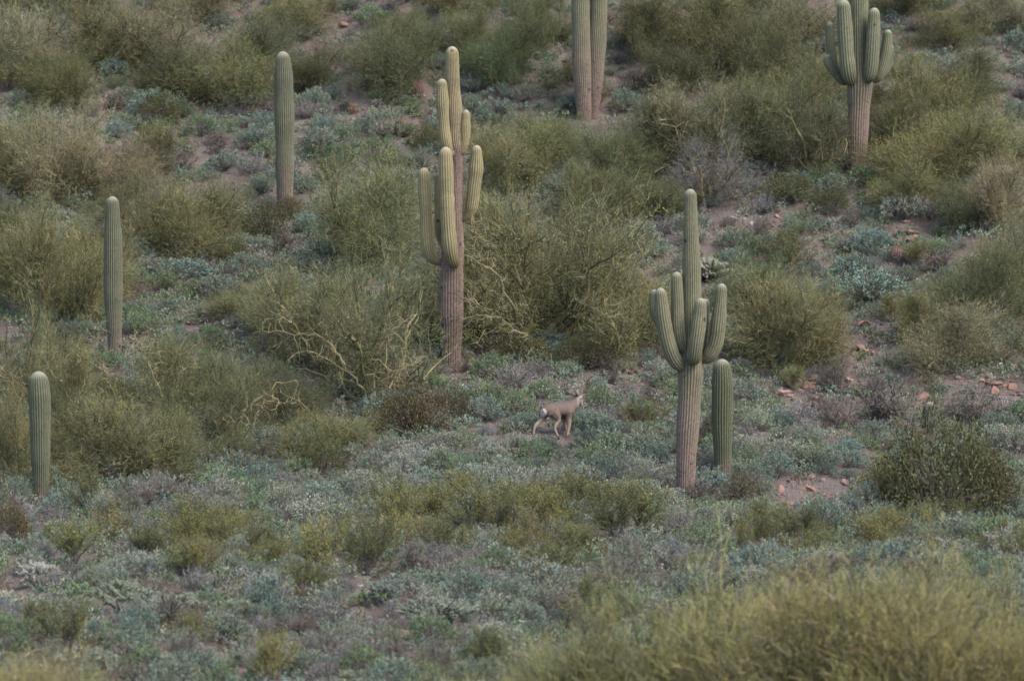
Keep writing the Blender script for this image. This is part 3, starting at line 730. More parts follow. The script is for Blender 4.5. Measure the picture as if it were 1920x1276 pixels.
E_CLEAR = [(1530, 945, 85, 48), (235, 1140, 70, 24), (330, 1150, 50, 16), (815, 1172, 70, 24), (740, 1140, 46, 18), (445, 1274, 52, 20), (890, 1172, 30, 14), (1040, 826, 70, 26), (1335, 528, 45, 30), (20, 1140, 50, 40)]
cnt = dict(salt=0, brittle=0, bursage=0, burro=0, creo=0, dead=0)
TB = []
for (tx, ty, tw, th, *_), tg in zip(TREES, TG): TB.append((tx, float(to_px(tg)[1]), tw, th))
placed = []
grid = {}
def free(x, y, rad):
    gxi, gyi = int(x // 1.5), int(y // 1.5)
    for a in range(gxi - 1, gxi + 2):
        for b in range(gyi - 1, gyi + 2):
            for (X, Y, R_) in grid.get((a, b), ()):
                if (X - x) ** 2 + (Y - y) ** 2 < (.6 * (R_ + rad)) ** 2: return False
    grid.setdefault((gxi, gyi), []).append((x, y, rad)); return True
def shrub(kind, x, y, R_, hs, c, noun):
    z = float(height(x, y)) - .03
    if kind == 'brittle': me, nm, cat, gr = BR, 'brittlebush', 'brittlebush', 'brittlebushes on the slope'
    elif kind == 'bursage': me, nm, cat, gr = BU, 'bursage_shrub', 'bursage', 'low bursage shrubs'
    elif kind == 'salt': me, nm, cat, gr = SA, 'saltbush', 'saltbush', 'dense fine-leaved saltbushes'
    elif kind == 'burro': me, nm, cat, gr = BB, 'burrobrush', 'burrobrush', 'upright feathery burrobrushes'
    elif kind == 'creo': me, nm, cat, gr = CR, 'creosote_bush', 'creosote bush', 'creosote bushes'
    else: me, nm, cat, gr = DE, 'dead_shrub', 'dead shrub', 'bare dead shrubs'
    o = link(nm, me[rng.integers(0, len(me))])
    o.location = (x, y, z); o.rotation_euler = (rng.uniform(-.12, .12), rng.uniform(-.12, .12), rng.uniform(0, 6.28))
    o.scale = (R_ * rng.uniform(.85, 1.2), R_ * rng.uniform(.85, 1.2), R_ * hs)
    o.color = c
    later(o, noun, cat, gr); cnt[kind] += 1
    return o
LIMIT = dict(salt=290, brittle=262, bursage=283, burro=290, creo=125, dead=120)
for t_ in ():
    pass
SCR = ground_at(rng.uniform(-50, 1970, 16000), rng.uniform(-45, 1330, 16000))
tries = 0
while tries < 20000 and sum(cnt.values()) < 1500:
    tries += 1
    if rng.random() < .8:
        g_ = SCR[tries % len(SCR)]; x, y = float(g_[0]), float(g_[1])
    else:
        y = rng.uniform(101, 193); x = rng.uniform(-1, 1) * (y * .0955 + .6)
    px, py, s = to_px(np.array([x, y, float(height(x, y))])); px, py = float(px), float(py)
    if abs(px - 1045) < 62 and 735 < py < 862: continue
    if any(abs(px - b[0]) < 26 and b[1] - 4 < py < b[1] + 62 for b in SAGUARO_BASES): continue
    if any(abs(px - a) < .38 * c and b - .8 * d < py < b - 6 for a, b, c, d in TB) and rng.random() < .88: continue
    if inside(px, py, E_CLEAR): continue
    bare = inside(px, py, E_BARE)
    if bare and rng.random() > .2: continue
    q = rng.random()
    if inside(px, py, E_CREO): kind = 'creo' if q < .42 else 'bursage' if q < .72 else 'burro'
    elif inside(px, py, E_SILV): kind = 'brittle' if q < .45 else 'bursage' if q < .72 else 'burro'
    elif inside(px, py, E_DRY): kind = 'dead' if q < .25 else 'bursage' if q < .62 else 'burro' if q < .85 else 'brittle'
    else: kind = 'brittle' if q < .40 else 'bursage' if q < .66 else 'burro' if q < .88 else 'creo' if q < .94 else 'dead'
    if kind in ('brittle', 'bursage') and rng.random() < .3 or kind in LIMIT and cnt[kind] >= LIMIT[kind] and kind not in ('creo', 'dead'): kind = 'salt'
    if cnt[kind] >= LIMIT[kind]: continue
    R_ = dict(salt=rng.uniform(.36, .8), brittle=rng.uniform(.34, .80), bursage=rng.uniform(.32, .70), burro=rng.uniform(.4, .8), creo=rng.uniform(.65, 1.05), dead=rng.uniform(.4, .9))[kind]
    if bare: R_ *= .65
    if not free(x, y, R_ * (.75 if kind == 'creo' else 1)): continue
    if kind == 'salt':
        cc = [BLUE, GREY, SILV, LEAFG][rng.choice(4, p=[.15, .25, .5, .1] if inside(px, py, E_SILV) else [.3, .35, .15, .2])]
        noun = {BLUE: 'blue-green dense shrub', GREY: 'grey-green dense shrub', SILV: 'silvery dense shrub', LEAFG: 'leafy green dense shrub'}[cc]
        shrub('salt', x, y, R_, rng.uniform(.95, 1.35), jit(cc), noun)
    elif kind == 'brittle':
        cc = [BLUE, GREY, SILV, LEAFG][rng.choice(4, p=[.2, .2, .5, .1] if inside(px, py, E_SILV) else [.42, .3, .12, .16])]
        noun = {BLUE: 'blue-green mounded shrub', GREY: 'grey-green mounded shrub', SILV: 'silvery mounded shrub', LEAFG: 'leafy green mounded shrub'}[cc]
        shrub('brittle', x, y, R_, rng.uniform(1.0, 1.4), jit(cc), noun)
    elif kind == 'bursage':
        p = [.25, .2, .45, .1] if inside(px, py, E_SILV) else [.1, .1, .1, .7] if inside(px, py, E_DRY) else [.35, .2, .2, .25]
        cc = [GREY, LEAFG, SILV, LILAC][rng.choice(4, p=p)]
        noun = {GREY: 'grey-green twiggy shrub', LEAFG: 'green twiggy shrub', SILV: 'silvery twiggy shrub', LILAC: 'purplish dry twiggy shrub'}[cc]
        shrub('bursage', x, y, R_, rng.uniform(1.0, 1.45), jit(cc), noun)
    elif kind == 'burro':
        p = [.1, .2, .5, .2] if inside(px, py, E_SILV) else [.15, .15, .2, .5] if inside(px, py, E_DRY) else [.35, .35, .15, .15]
        cc = [GREY, LEAFG, SILV, LILAC][rng.choice(4, p=p)]
        noun = {GREY: 'grey-green feathery shrub', LEAFG: 'green feathery shrub', SILV: 'silvery feathery shrub', LILAC: 'purplish feathery shrub'}[cc]
        shrub('burro', x, y, R_, rng.uniform(.85, 1.25), jit(cc), noun)
    elif kind == 'creo':
        cc = [OLIVE, YEL, OLDARK, TAN][rng.choice(4, p=[.4, .15, .3, .15])]
        noun = {OLIVE: 'olive open-stemmed shrub', YEL: 'yellowish open-stemmed shrub', OLDARK: 'dark olive open-stemmed shrub', TAN: 'tan open-stemmed shrub'}[cc]
        shrub('creo', x, y, R_, rng.uniform(.85, 1.15), jit((cc[0] * .86, cc[1] * .86, cc[2] * .72)), noun)
    else:
        shrub('dead', x, y, R_, rng.uniform(.7, 1.1), jit((.85, .78, .70), .16, .02), 'bare grey shrub')
print('shrubs', cnt, 'tries', tries)

DEADC = (.82, .76, .68)
HANDS = [(1030, 851, 78, 42, 'brittle', GREY), (985, 806, 62, 38, 'brittle', BLUE), (1098, 808, 66, 46, 'brittle', BLUE), (1148, 852, 74, 46, 'brittle', LEAFG), (1012, 748, 70, 42, 'brittle', LEAFG), (1122, 738, 50, 36, 'brittle', BLUE), (1060, 742, 44, 32, 'burro', LILAC), (930, 752, 60, 36, 'brittle', GREY), (955, 700, 60, 26, 'burro', LILAC), (1200, 790, 60, 36, 'brittle', BLUE), (1085, 862, 50, 30, 'bursage', SILV), (1175, 815, 50, 36, 'bursage', GREY),
 (1203, 478, 92, 70, 'brittle', GREY), (1410, 480, 78, 40, 'brittle', LEAFG), (1368, 505, 72, 50, 'brittle', BLUE), (1632, 478, 100, 56, 'brittle', BLUE), (1640, 565, 140, 74, 'brittle', BLUE), (1600, 520, 90, 50, 'brittle', BLUE), (1842, 512, 95, 44, 'brittle', SILV), (1480, 722, 62, 38, 'brittle', GREY), (1010, 692, 82, 42, 'brittle', GREY), (1160, 700, 46, 30, 'brittle', SILV), (1220, 690, 46, 38, 'brittle', BLUE),
 (398, 885, 100, 52, 'bursage', SILV), (150, 735, 62, 62, 'bursage', SILV), (122, 950, 66, 62, 'brittle', BLUE), (25, 955, 66, 62, 'brittle', GREY), (360, 522, 130, 46, 'brittle', BLUE), (405, 560, 115, 48, 'brittle', GREY), (580, 440, 100, 50, 'brittle', BLUE), (600, 292, 100, 58, 'brittle', GREY), (590, 205, 64, 46, 'brittle', BLUE), (720, 262, 74, 60, 'brittle', GREY), (655, 285, 70, 40, 'bursage', GREY), (480, 275, 90, 36, 'brittle', BLUE),
 (585, 985, 150, 66, 'bursage', SILV), (700, 985, 130, 66, 'bursage', SILV), (640, 940, 110, 56, 'brittle', GREY), (790, 930, 110, 50, 'bursage', SILV), (890, 915, 110, 50, 'brittle', SILV), (985, 915, 120, 54, 'bursage', SILV), (1100, 915, 130, 56, 'bursage', SILV), (1180, 945, 120, 50, 'brittle', GREY), (560, 900, 70, 50, 'brittle', LEAFG), (830, 880, 70, 44, 'brittle', LEAFG), (1590, 878, 80, 42, 'brittle', BLUE), (1530, 880, 90, 46, 'brittle', GREY), (1450, 880, 90, 40, 'bursage', SILV), (1540, 975, 80, 40, 'brittle', BLUE),
 (1620, 350, 90, 44, 'brittle', LEAFG), (1560, 370, 70, 44, 'brittle', GREY), (1170, 210, 60, 50, 'brittle', BLUE), (1060, 215, 60, 44, 'brittle', BLUE), (930, 230, 90, 44, 'brittle', BLUE), (890, 215, 60, 40, 'bursage', GREY), (260, 1190, 90, 60, 'brittle', BLUE), (420, 1200, 110, 56, 'brittle', GREY), (590, 1270, 130, 60, 'brittle', BLUE), (1620, 1010, 90, 50, 'brittle', BLUE), (1890, 1130, 110, 60, 'brittle', BLUE), (1250, 1010, 90, 50, 'bursage', SILV),
 (1640, 810, 170, 90, 'dead', DEADC), (1010, 958, 150, 70, 'dead', DEADC), (300, 950, 110, 70, 'dead', DEADC), (745, 728, 130, 60, 'dead', DEADC), (650, 215, 60, 50, 'dead', DEADC), (1335, 345, 120, 110, 'dead', DEADC), (1840, 800, 160, 70, 'dead', DEADC), (600, 700, 120, 70, 'dead', DEADC), (1460, 330, 120, 80, 'dead', DEADC), (1570, 740, 100, 70, 'dead', DEADC), (770, 1090, 120, 70, 'dead', DEADC), (330, 1180, 130, 70, 'dead', DEADC)]
NOUNS = {'brittle': {BLUE: 'blue-green mounded shrub', GREY: 'grey-green mounded shrub', SILV: 'silvery mounded shrub', LEAFG: 'leafy green mounded shrub'}, 'bursage': {GREY: 'grey-green twiggy shrub', LEAFG: 'green twiggy shrub', SILV: 'silvery twiggy shrub', LILAC: 'purplish dry twiggy shrub'}, 'burro': {LILAC: 'purplish feathery shrub'}, 'dead': {DEADC: 'bare grey tangled shrub'}}
for (px, py, w, h, kind, c), g in zip(HANDS, ground_at([t[0] for t in HANDS], [t[1] for t in HANDS])):
    s = float(to_px(g)[2]); R_ = w / s / 2
    shrub(kind, g[0], g[1], R_, (h / s) / (R_ * dict(brittle=.95, bursage=.85, burro=1.0, dead=1.0)[kind]), jit(c, .16, .05 if kind != 'dead' else .02), NOUNS[kind][c])
# ------------------------------------------------------------------ low cover nobody could count: herbs, dry grass, gravel
def cover_points(n, keep):
    out = []
    y = rng.uniform(100, 194, n); x = rng.uniform(-1, 1, n) * (y * .0955 + 1)
    h = ground_at(rng.uniform(-60, 1980, n * 5 // 6), rng.uniform(-50, 1350, n * 5 // 6)); x[:len(h)] = h[:, 0]; y[:len(h)] = h[:, 1]
    p = np.stack([x, y, height(x, y)], -1); px, py, s = to_px(p)
    k = np.array([keep(a, b) for a, b in zip(px, py)])
    return p[k]
pts = cover_points(12000, lambda a, b: not inside(a, b, E_CLEAR) and (not inside(a, b, E_BARE) or rng.random() < .3))
Rm = np.clip(rng.gamma(5, .062, len(pts)), .14, .5)
ok = np.array([not any(abs(px - b0[0]) < 22 and b0[1] - 4 < py < b0[1] + 30 for b0 in SAGUARO_BASES) and free(p[0], p[1], r_ * .75) for p, r_, px, py in zip(pts, Rm, *to_px(pts)[:2])])
pts, Rm = pts[ok], Rm[ok]; print('low scrub mounds', len(pts))
mb = MB(); kt, kl = 22, 8; nt_ = len(pts) * kt; n = nt_ * kl
d = dome_dirs(nt_, rng, 0.0); Rr = np.repeat(Rm, kt)
tips = np.repeat(pts, kt, 0) + (d * [1, 1, 1.05] * rng.uniform(.65, 1.1, (nt_, 1)) + [0, 0, .12]) * Rr[:, None]
ug = np.array([GREY, BLUE, SILV, LEAFG, LILAC])[rng.choice(5, len(pts), p=[.3, .22, .2, .2, .08])] / .17; ug = np.concatenate([ug, np.ones((len(pts), 1))], 1)
add_leaves(mb, np.repeat(tips, kl, 0) + rng.normal(size=(n, 3)) * .03, nrm(np.repeat(d, kl, 0) + [0, 0, .5] + rng.normal(size=(n, 3)) * .7), rng.uniform(.05, .095, n), rng.uniform(.026, .045, n), rng, col=clump(nt_, kl, rng, .22, .04) * np.repeat(ug, kt * kl, 0))
o = link('undergrowth', mb.mesh('undergrowth', [M_leaf], False, True)); o.color = (.165, .165, .16, 1)
stuff(o, 'low grey-green herbs between the shrubs', 'undergrowth')
pts = cover_points(11000, lambda a, b: rng.random() < (.95 if inside(a, b, E_DRY) else .65))
mb = MB(); k = 34; n = len(pts) * k
off = rng.normal(size=(n, 3)) * [.13, .13, 0]
add_slivers(mb, np.repeat(pts, k, 0) + off - [0, 0, .02], nrm(off * 2 + rng.normal(size=(n, 3)) * .3 + [0, 0, .8]), rng.uniform(.12, .36, n), rng.uniform(.007, .013, n), rng, col=clump(len(pts), k, rng, .4, .1))
o = link('grass', mb.mesh('grass', [M_grass], False, True)); o.color = (.25, .20, .155, 1)
stuff(o, 'dry tan and purplish grass between the shrubs', 'grass')
pts = cover_points(26000, lambda a, b: rng.random() < (1 if inside(a, b, E_BARE) else .07))
mb = MB()
for p in pts:
    V, Fc = RK[rng.integers(0, 10)]
    a = rng.uniform(0, 6.28); ca, sa = math.cos(a), math.sin(a); s = min(rng.gamma(2.0, .02) + .02, .10)
    Vr = np.stack([V[:, 0] * ca - V[:, 1] * sa, V[:, 0] * sa + V[:, 1] * ca, V[:, 2]], -1) * s
    mb.add(Vr + p, tri=Fc)
o = link('gravel', mb.mesh('gravel', [M_rock])); o.color = (.18, .128, .11, 1)
stuff(o, 'reddish gravel and small stones on the soil', 'gravel')

# ------------------------------------------------------------------ fallen branches and a limb that shows in front of a crown
def fallen(pts, rad, label, tint, seed):
    r = np.random.default_rng(seed); base = ground_at(*pts[0]); G = ground_at([p[0] for p in pts], [p[1] for p in pts]) - base + [0, 0, .10]
    mb = MB(); P = spline(G, 12) + r.normal(size=(12, 3)) * .02
    add_tube(mb, P, np.linspace(rad, rad * .35, 12), 6, cap=True)
    for j in (3, 5, 7, 9):
        d = nrm(P[j] - P[j - 1] + r.normal(size=3) * .35 + [0, 0, .2]); grow(mb, P[j], d, r.uniform(.3, .6), rad * .5, rad * .15, r, .25, 0, 4, 4)
    o = link('fallen_branch', mb.mesh('fallen_branch', [M_dead])); o.location = base; o.color = (*tint, 1)
    thing(o, label, 'branch', 'fallen dead branches')
fallen([(1095, 740), (1125, 737), (1150, 741), (1172, 736)], .035, 'pale fallen branch on the ground just right of the deer antlers', (1.3, 1.25, 1.2), 1)
fallen([(160, 932), (220, 930), (280, 932)], .10, 'dark fallen log under the palo verdes at lower left', (.45, .42, .42), 2)
fallen([(310, 945), (330, 915), (345, 900)], .06, 'dark broken snag beside the fallen log at lower left', (.4, .36, .36), 3)
fallen([(45, 1240), (62, 1233), (80, 1226)], .03, 'short tan stick lying in the lower left foreground', (1.7, 1.4, 1.0), 4)
fallen([(1800, 740), (1850, 748), (1905, 762)], .04, 'grey fallen branch on red stones near the right edge', (1.1, 1.1, 1.15), 5)
fallen([(180, 1275), (220, 1266), (245, 1258)], .03, 'thin tan stick beside the prickly pear at the bottom', (1.6, 1.3, 1.0), 6)
# ------------------------------------------------------------------ rocks
RED = (.215, .122, .094); PINK = (.25, .170, .14); PURP = (.135, .098, .09); PALE = (.34, .31, .28)
HAND = [(1417, 714, 20, RED), (1440, 718, 13, PINK), (1463, 722, 11, RED), (1490, 752, 17, RED), (1437, 738, 9, PINK), (1625, 614, 24, RED), (1617, 660, 20, RED), (1632, 668, 16, RED), (1655, 665, 12, PURP), (1555, 935, 15, RED), (1580, 950, 13, RED), (1510, 920, 14, RED),
        (1445, 950, 10, PINK), (1480, 945, 14, RED), (1530, 980, 22, PURP), (1578, 955, 14, PURP), (1560, 848, 14, PALE), (1653, 838, 10, PALE), (1575, 960, 10, RED), (655, 212, 16, PURP), (1735, 716, 16, RED), (1855, 724, 20, RED), (1900, 692, 18, RED), (1730, 748, 14, RED), (1812, 746, 14, RED), (1745, 755, 12, RED), (1500, 735, 12, PURP), (1530, 750, 15, RED),
        (590, 470, 9, PALE), (340, 625, 9, PALE), (360, 608, 11, RED), (375, 604, 7, PALE), (330, 632, 12, RED), (640, 45, 9, PALE), (685, 40, 8, PALE), (1090, 745, 10, RED), (1120, 712, 12, RED), (1180, 748, 11, RED), (1140, 775, 12, PURP), (1205, 706, 11, PINK), (360, 703, 12, RED), (1300, 400, 8, PINK), (1690, 470, 12, PINK), (1685, 440, 14, PINK), (1575, 420, 10, PINK),
        (1700, 420, 12, PINK), (1770, 430, 11, PINK), (690, 1110, 14, PINK), (670, 1130, 17, PINK), (700, 1140, 12, RED), (690, 1000, 15, PINK), (405, 985, 13, RED), (262, 1200, 22, RED), (245, 1210, 15, PINK), (290, 1215, 14, PINK), (265, 905, 9, PALE), (980, 795, 10, RED), (1690, 905, 10, PURP), (1600, 888, 12, PURP), (1415, 890, 13, RED)]
def rock(x, y, r_, c, noun):
    o = link('rock', RKM[rng.integers(0, 10)])
    o.location = (x, y, float(height(x, y)) + r_ * .15); o.rotation_euler = (rng.uniform(-.4, .4), rng.uniform(-.4, .4), rng.uniform(0, 6.28))
    o.scale = (r_ * 1.15, r_, r_ * .85); o.color = jit(c, .2, .08)
    later(o, noun, 'rock', 'red and grey rocks on the slope')
ROCKN = {RED: 'rust-red angular rock', PINK: 'pinkish rock', PURP: 'dark purplish rock', PALE: 'pale whitish rock'}
HG = ground_at([h[0] for h in HAND], [h[1] for h in HAND])
for (px, py, w, c), g in zip(HAND, HG): rock(g[0], g[1], w / to_px(g)[2] * .62, c, ROCKN[c])
nrk = 0
for p in cover_points(4000, lambda a, b: inside(a, b, E_BARE + [(1530, 940, 80, 40)] * 1) or rng.random() < .02):
    if nrk >= 232: break
    c = [RED, PINK, PURP, PALE][rng.choice(4, p=[.42, .28, .295, .005])]
    pp = to_px(p)
    if abs(pp[0] - 1045) < 75 and 690 < pp[1] < 850: continue
    rock(p[0], p[1], rng.gamma(3, .03) + .05, c, ROCKN[c]); nrk += 1

# ------------------------------------------------------------------ barrel cacti, chollas, prickly pears
def barrel(px, py, w, h, c, label, tipc):
    g = ground_at(px, py); s = float(to_px(g)[2]); R_, Hh = w / s / 2, h / s
    ribs = 18; S_ = ribs * 4; n = 22; V, C = [], []
    for i in range(n):
        t = i / (n - 1); a = t * math.pi * .5
        z = -.05 + Hh * (t if t < .5 else t); r_ = R_ * (1 - max(0, (t - .35) / .65) ** 2.2) ** .5 * (.86 + .14 * min(1, t * 3)) + .004
        th = np.arange(S_) / S_ * 6.283; p = np.abs(np.sin(th * ribs / 2))
        rr = r_ * (.86 + .14 * p)
        V.append(np.stack([rr * np.cos(th), rr * np.sin(th), np.full(S_, z)], -1))
        f = np.clip((p - .4) / .5, 0, 1)[:, None]
        cc = np.array(c) * (1 - f) + np.array(tipc) * f; C.append(np.concatenate([cc, np.ones((S_, 1))], 1))
    J = np.arange(n * S_).reshape(n, S_)
    mb = MB(); mb.add(np.concatenate(V), quad=np.stack([J[:-1], np.roll(J[:-1], -1, 1), np.roll(J[1:], -1, 1), J[1:]], -1).reshape(-1, 4), col=np.concatenate(C))
    r = np.random.default_rng(int(px)); P = np.concatenate(V); m = 900; idx = r.integers(0, len(P), m)
    d = nrm(P[idx] - [0, 0, Hh * .4] + r.normal(size=(m, 3)) * .1)
    sp = MB(); add_slivers(sp, P[idx], d, r.uniform(.03, .08, m), .008, r)
    mb.add(np.concatenate(sp.v), tri=np.concatenate(sp.tri), col=np.tile([*tipc, 1], (m * 3, 1)))
    o = link('barrel_cactus', mb.mesh('barrel_cactus', [M_spiny], True, True)); o.location = g
    thing(o, label, 'barrel cactus', 'barrel cacti')
barrel(780, 180, 27, 30, (.07, .05, .035), 'round red-spined barrel cactus on the upper slope left of saguaro top', (.16, .07, .062))
barrel(753, 256, 27, 36, (.07, .06, .035), 'brown barrel cactus downhill of the red-spined one', (.19, .11, .07))
barrel(1735, 396, 26, 30, (.09, .05, .035), 'reddish barrel cactus among olive trees right of the crowded-arm saguaro', (.19, .09, .07))
barrel(1683, 488, 30, 28, (.08, .055, .045), 'squat red-brown barrel cactus on the open stony slope at right', (.22, .12, .09))
barrel(662, 214, 20, 22, (.07, .05, .035), 'small brown barrel cactus beside a dead twiggy shrub on upper slope', (.22, .12, .08))

def joint_mesh(mb, p0, p1, rad, c, cs, r, spines=44):
    path = spline([p0, (np.array(p0) + p1) / 2 + r.normal(size=3) * .015, p1], 7)
    rr = rad * np.array([.65, .95, 1, 1, .97, .8, .35])
    k = MB(); add_tube(k, path, rr, 7, cap=True)
    v = np.concatenate(k.v)
    f = r.uniform(.75, 1.2, (len(v), 1)); mb.add(v, tri=np.concatenate(k.tri), quad=np.concatenate(k.quad), col=np.concatenate([np.array(c) * f, np.ones((len(v), 1))], 1))
    idx = r.integers(0, 49, spines); b = v[idx]; ax = path[idx // 7]
    d = nrm(b - ax + r.normal(size=(spines, 3)) * rad * .4)
    s = MB(); add_slivers(s, b, d, r.uniform(.02, .05, spines), .010, r)
    mb.add(np.concatenate(s.v), tri=np.concatenate(s.tri), col=np.tile([*cs, 1], (spines * 3, 1)))
def cholla(px, py, w, h, c, cs, label, seed, trunkc=None, depth=3, spread=1.1, jr=.021):
    r = np.random.default_rng(seed); g = ground_at(px, py); s = float(to_px(g)[2]); Wm, Hm = w / s, h / s
    root = link('cholla_cactus', None); root.location = g; thing(root, label, 'cholla', 'cholla cacti')
    st = MB(); jm = MB(); L = Hm / (depth + 1.0)
    cur = []
    for i in range(9):
        a = r.uniform(0, 6.28); tl = r.uniform(.2, spread)
        d = np.array([math.sin(tl) * math.cos(a), math.sin(tl) * math.sin(a), math.cos(tl)])
        p1 = d * L * [Wm / Hm, Wm / Hm, 1] * 1.1
        joint_mesh(st, np.array([0, 0, -.05]), p1, jr * 1.2, trunkc or c, cs if trunkc is None else tuple(x * 1.6 for x in trunkc), r, 30); cur.append((p1, d))
    for lev in range(depth):
        nxt = []
        for p, d in cur:
            for _ in range(r.integers(2, 4)):
                d2 = nrm(d + r.normal(size=3) * .6 + [0, 0, .45 if lev else .1])
                p2 = p + d2 * L * r.uniform(.6, 1.05) * [min(1.4, Wm / Hm), min(1.4, Wm / Hm), .85]
                if p2[2] < .04: continue
                last = lev >= (depth - 1 if trunkc else depth - 2)
                joint_mesh(jm if last else st, p, p2, jr * (.95 if last else 1.05), c if last or trunkc is None else trunkc, cs if last or trunkc is None else tuple(x * 1.5 for x in trunkc), r); nxt.append((p2, d2))
        cur = nxt[:110]
    link('stem', st.mesh('cholla_stem', [M_spiny], True, True), root)
    link('joints', jm.mesh('cholla_joints', [M_spiny], True, True), root)
CH, CHS = (.125, .150, .095), (.33, .32, .22)
cholla(1328, 530, 66, 62, (.19, .18, .125), (.36, .34, .26), 'dark-trunked cholla with pale fuzzy tips behind the candelabra saguaro', 1, (.03, .025, .023), 3, 1.2, .045)
cholla(235, 1150, 150, 78, CH, CHS, 'sprawling pale green buckhorn cholla in the left foreground', 2)
cholla(330, 1150, 120, 50, CH, CHS, 'low pale buckhorn cholla arms right of the sprawling one', 3, spread=1.35)
cholla(815, 1180, 160, 80, (.13, .155, .11), CHS, 'grey-green buckhorn cholla in the centre foreground among dry shrubs', 4)
cholla(740, 1140, 110, 70, (.09, .115, .085), (.25, .25, .2), 'dark green cholla uphill of the centre foreground cholla', 5)
cholla(1410, 1110, 60, 62, (.13, .155, .12), (.3, .31, .25), 'pale upright cholla poking above the foreground palo verde', 6)
cholla(1740, 1080, 60, 60, (.13, .155, .12), (.3, .31, .25), 'pale upright cholla behind the foreground palo verde at right', 7)
cholla(15, 1150, 60, 55, (.30, .28, .16), (.5, .47, .36), 'yellowish fuzzy cholla at the left edge', 8, (.05, .04, .035), 2)
cholla(60, 1100, 80, 60, (.22, .21, .16), (.45, .42, .36), 'pale grey cholla uphill from the yellowish left-edge one', 9)
def pear(px, py, w, h, c, label, seed, n=16):
    r = np.random.default_rng(seed); g = ground_at(px, py); s = float(to_px(g)[2])
    root = link('prickly_pear', None); root.location = g; thing(root, label, 'prickly pear', 'prickly pear cacti')
    pads = []
    for i in range(n):
        if i < 6: b = np.array([r.uniform(-.35, .35) * w / s, r.uniform(-.3, .3), -.03])
        else: b = pads[r.integers(0, len(pads))]
        L = r.uniform(.13, .21); d = nrm(np.array([r.normal() * .5, r.normal() * .4, 1])); nn = nrm(np.cross(d, nrm(r.normal(size=3) * [.6, .2, .2] + [1, 0, 0])))
        sd2 = np.cross(nn, d); V = []; m = 14; k = 9
        for a in range(k):
            t = a / (k - 1); wd = .42 * L * math.sin(math.pi * (t ** .8) * .985 + .02) ** .7
            th = np.arange(m) / m * 6.283
            V.append(b + d * L * t + wd * np.cos(th)[:, None] * sd2 + .13 * wd * np.sin(th)[:, None] * nn)
        J = np.arange(k * m).reshape(k, m); v = np.concatenate(V)
        mb = MB(); mb.add(v, quad=np.stack([J[:-1], np.roll(J[:-1], -1, 1), np.roll(J[1:], -1, 1), J[1:]], -1).reshape(-1, 4), col=np.tile([*(np.array(c) * r.uniform(.8, 1.15)), 1], (len(v), 1)))
        q = r.integers(0, len(v), 50); sp = MB(); add_slivers(sp, v[q], nn * r.choice([-1, 1], (50, 1)) + r.normal(size=(50, 3)) * .4, r.uniform(.02, .04, 50), .006, r)
        mb.add(np.concatenate(sp.v), tri=np.concatenate(sp.tri), col=np.tile([.4, .36, .26, 1], (150, 1)))
        link('pad', mb.mesh('pear_pad', [M_spiny], True, True), root); pads.append(b + d * L * .93)
pear(445, 1275, 110, 45, (.13, .155, .085), 'prickly pear with pale green pads at the bottom edge', 1)
pear(890, 1175, 70, 40, (.12, .145, .105), 'prickly pear with grey pads beside the centre foreground cholla', 2, 12)
pear(30, 1145, 40, 36, (.3, .27, .17), 'yellowish prickly pear at the left edge of the foreground', 3, 9)

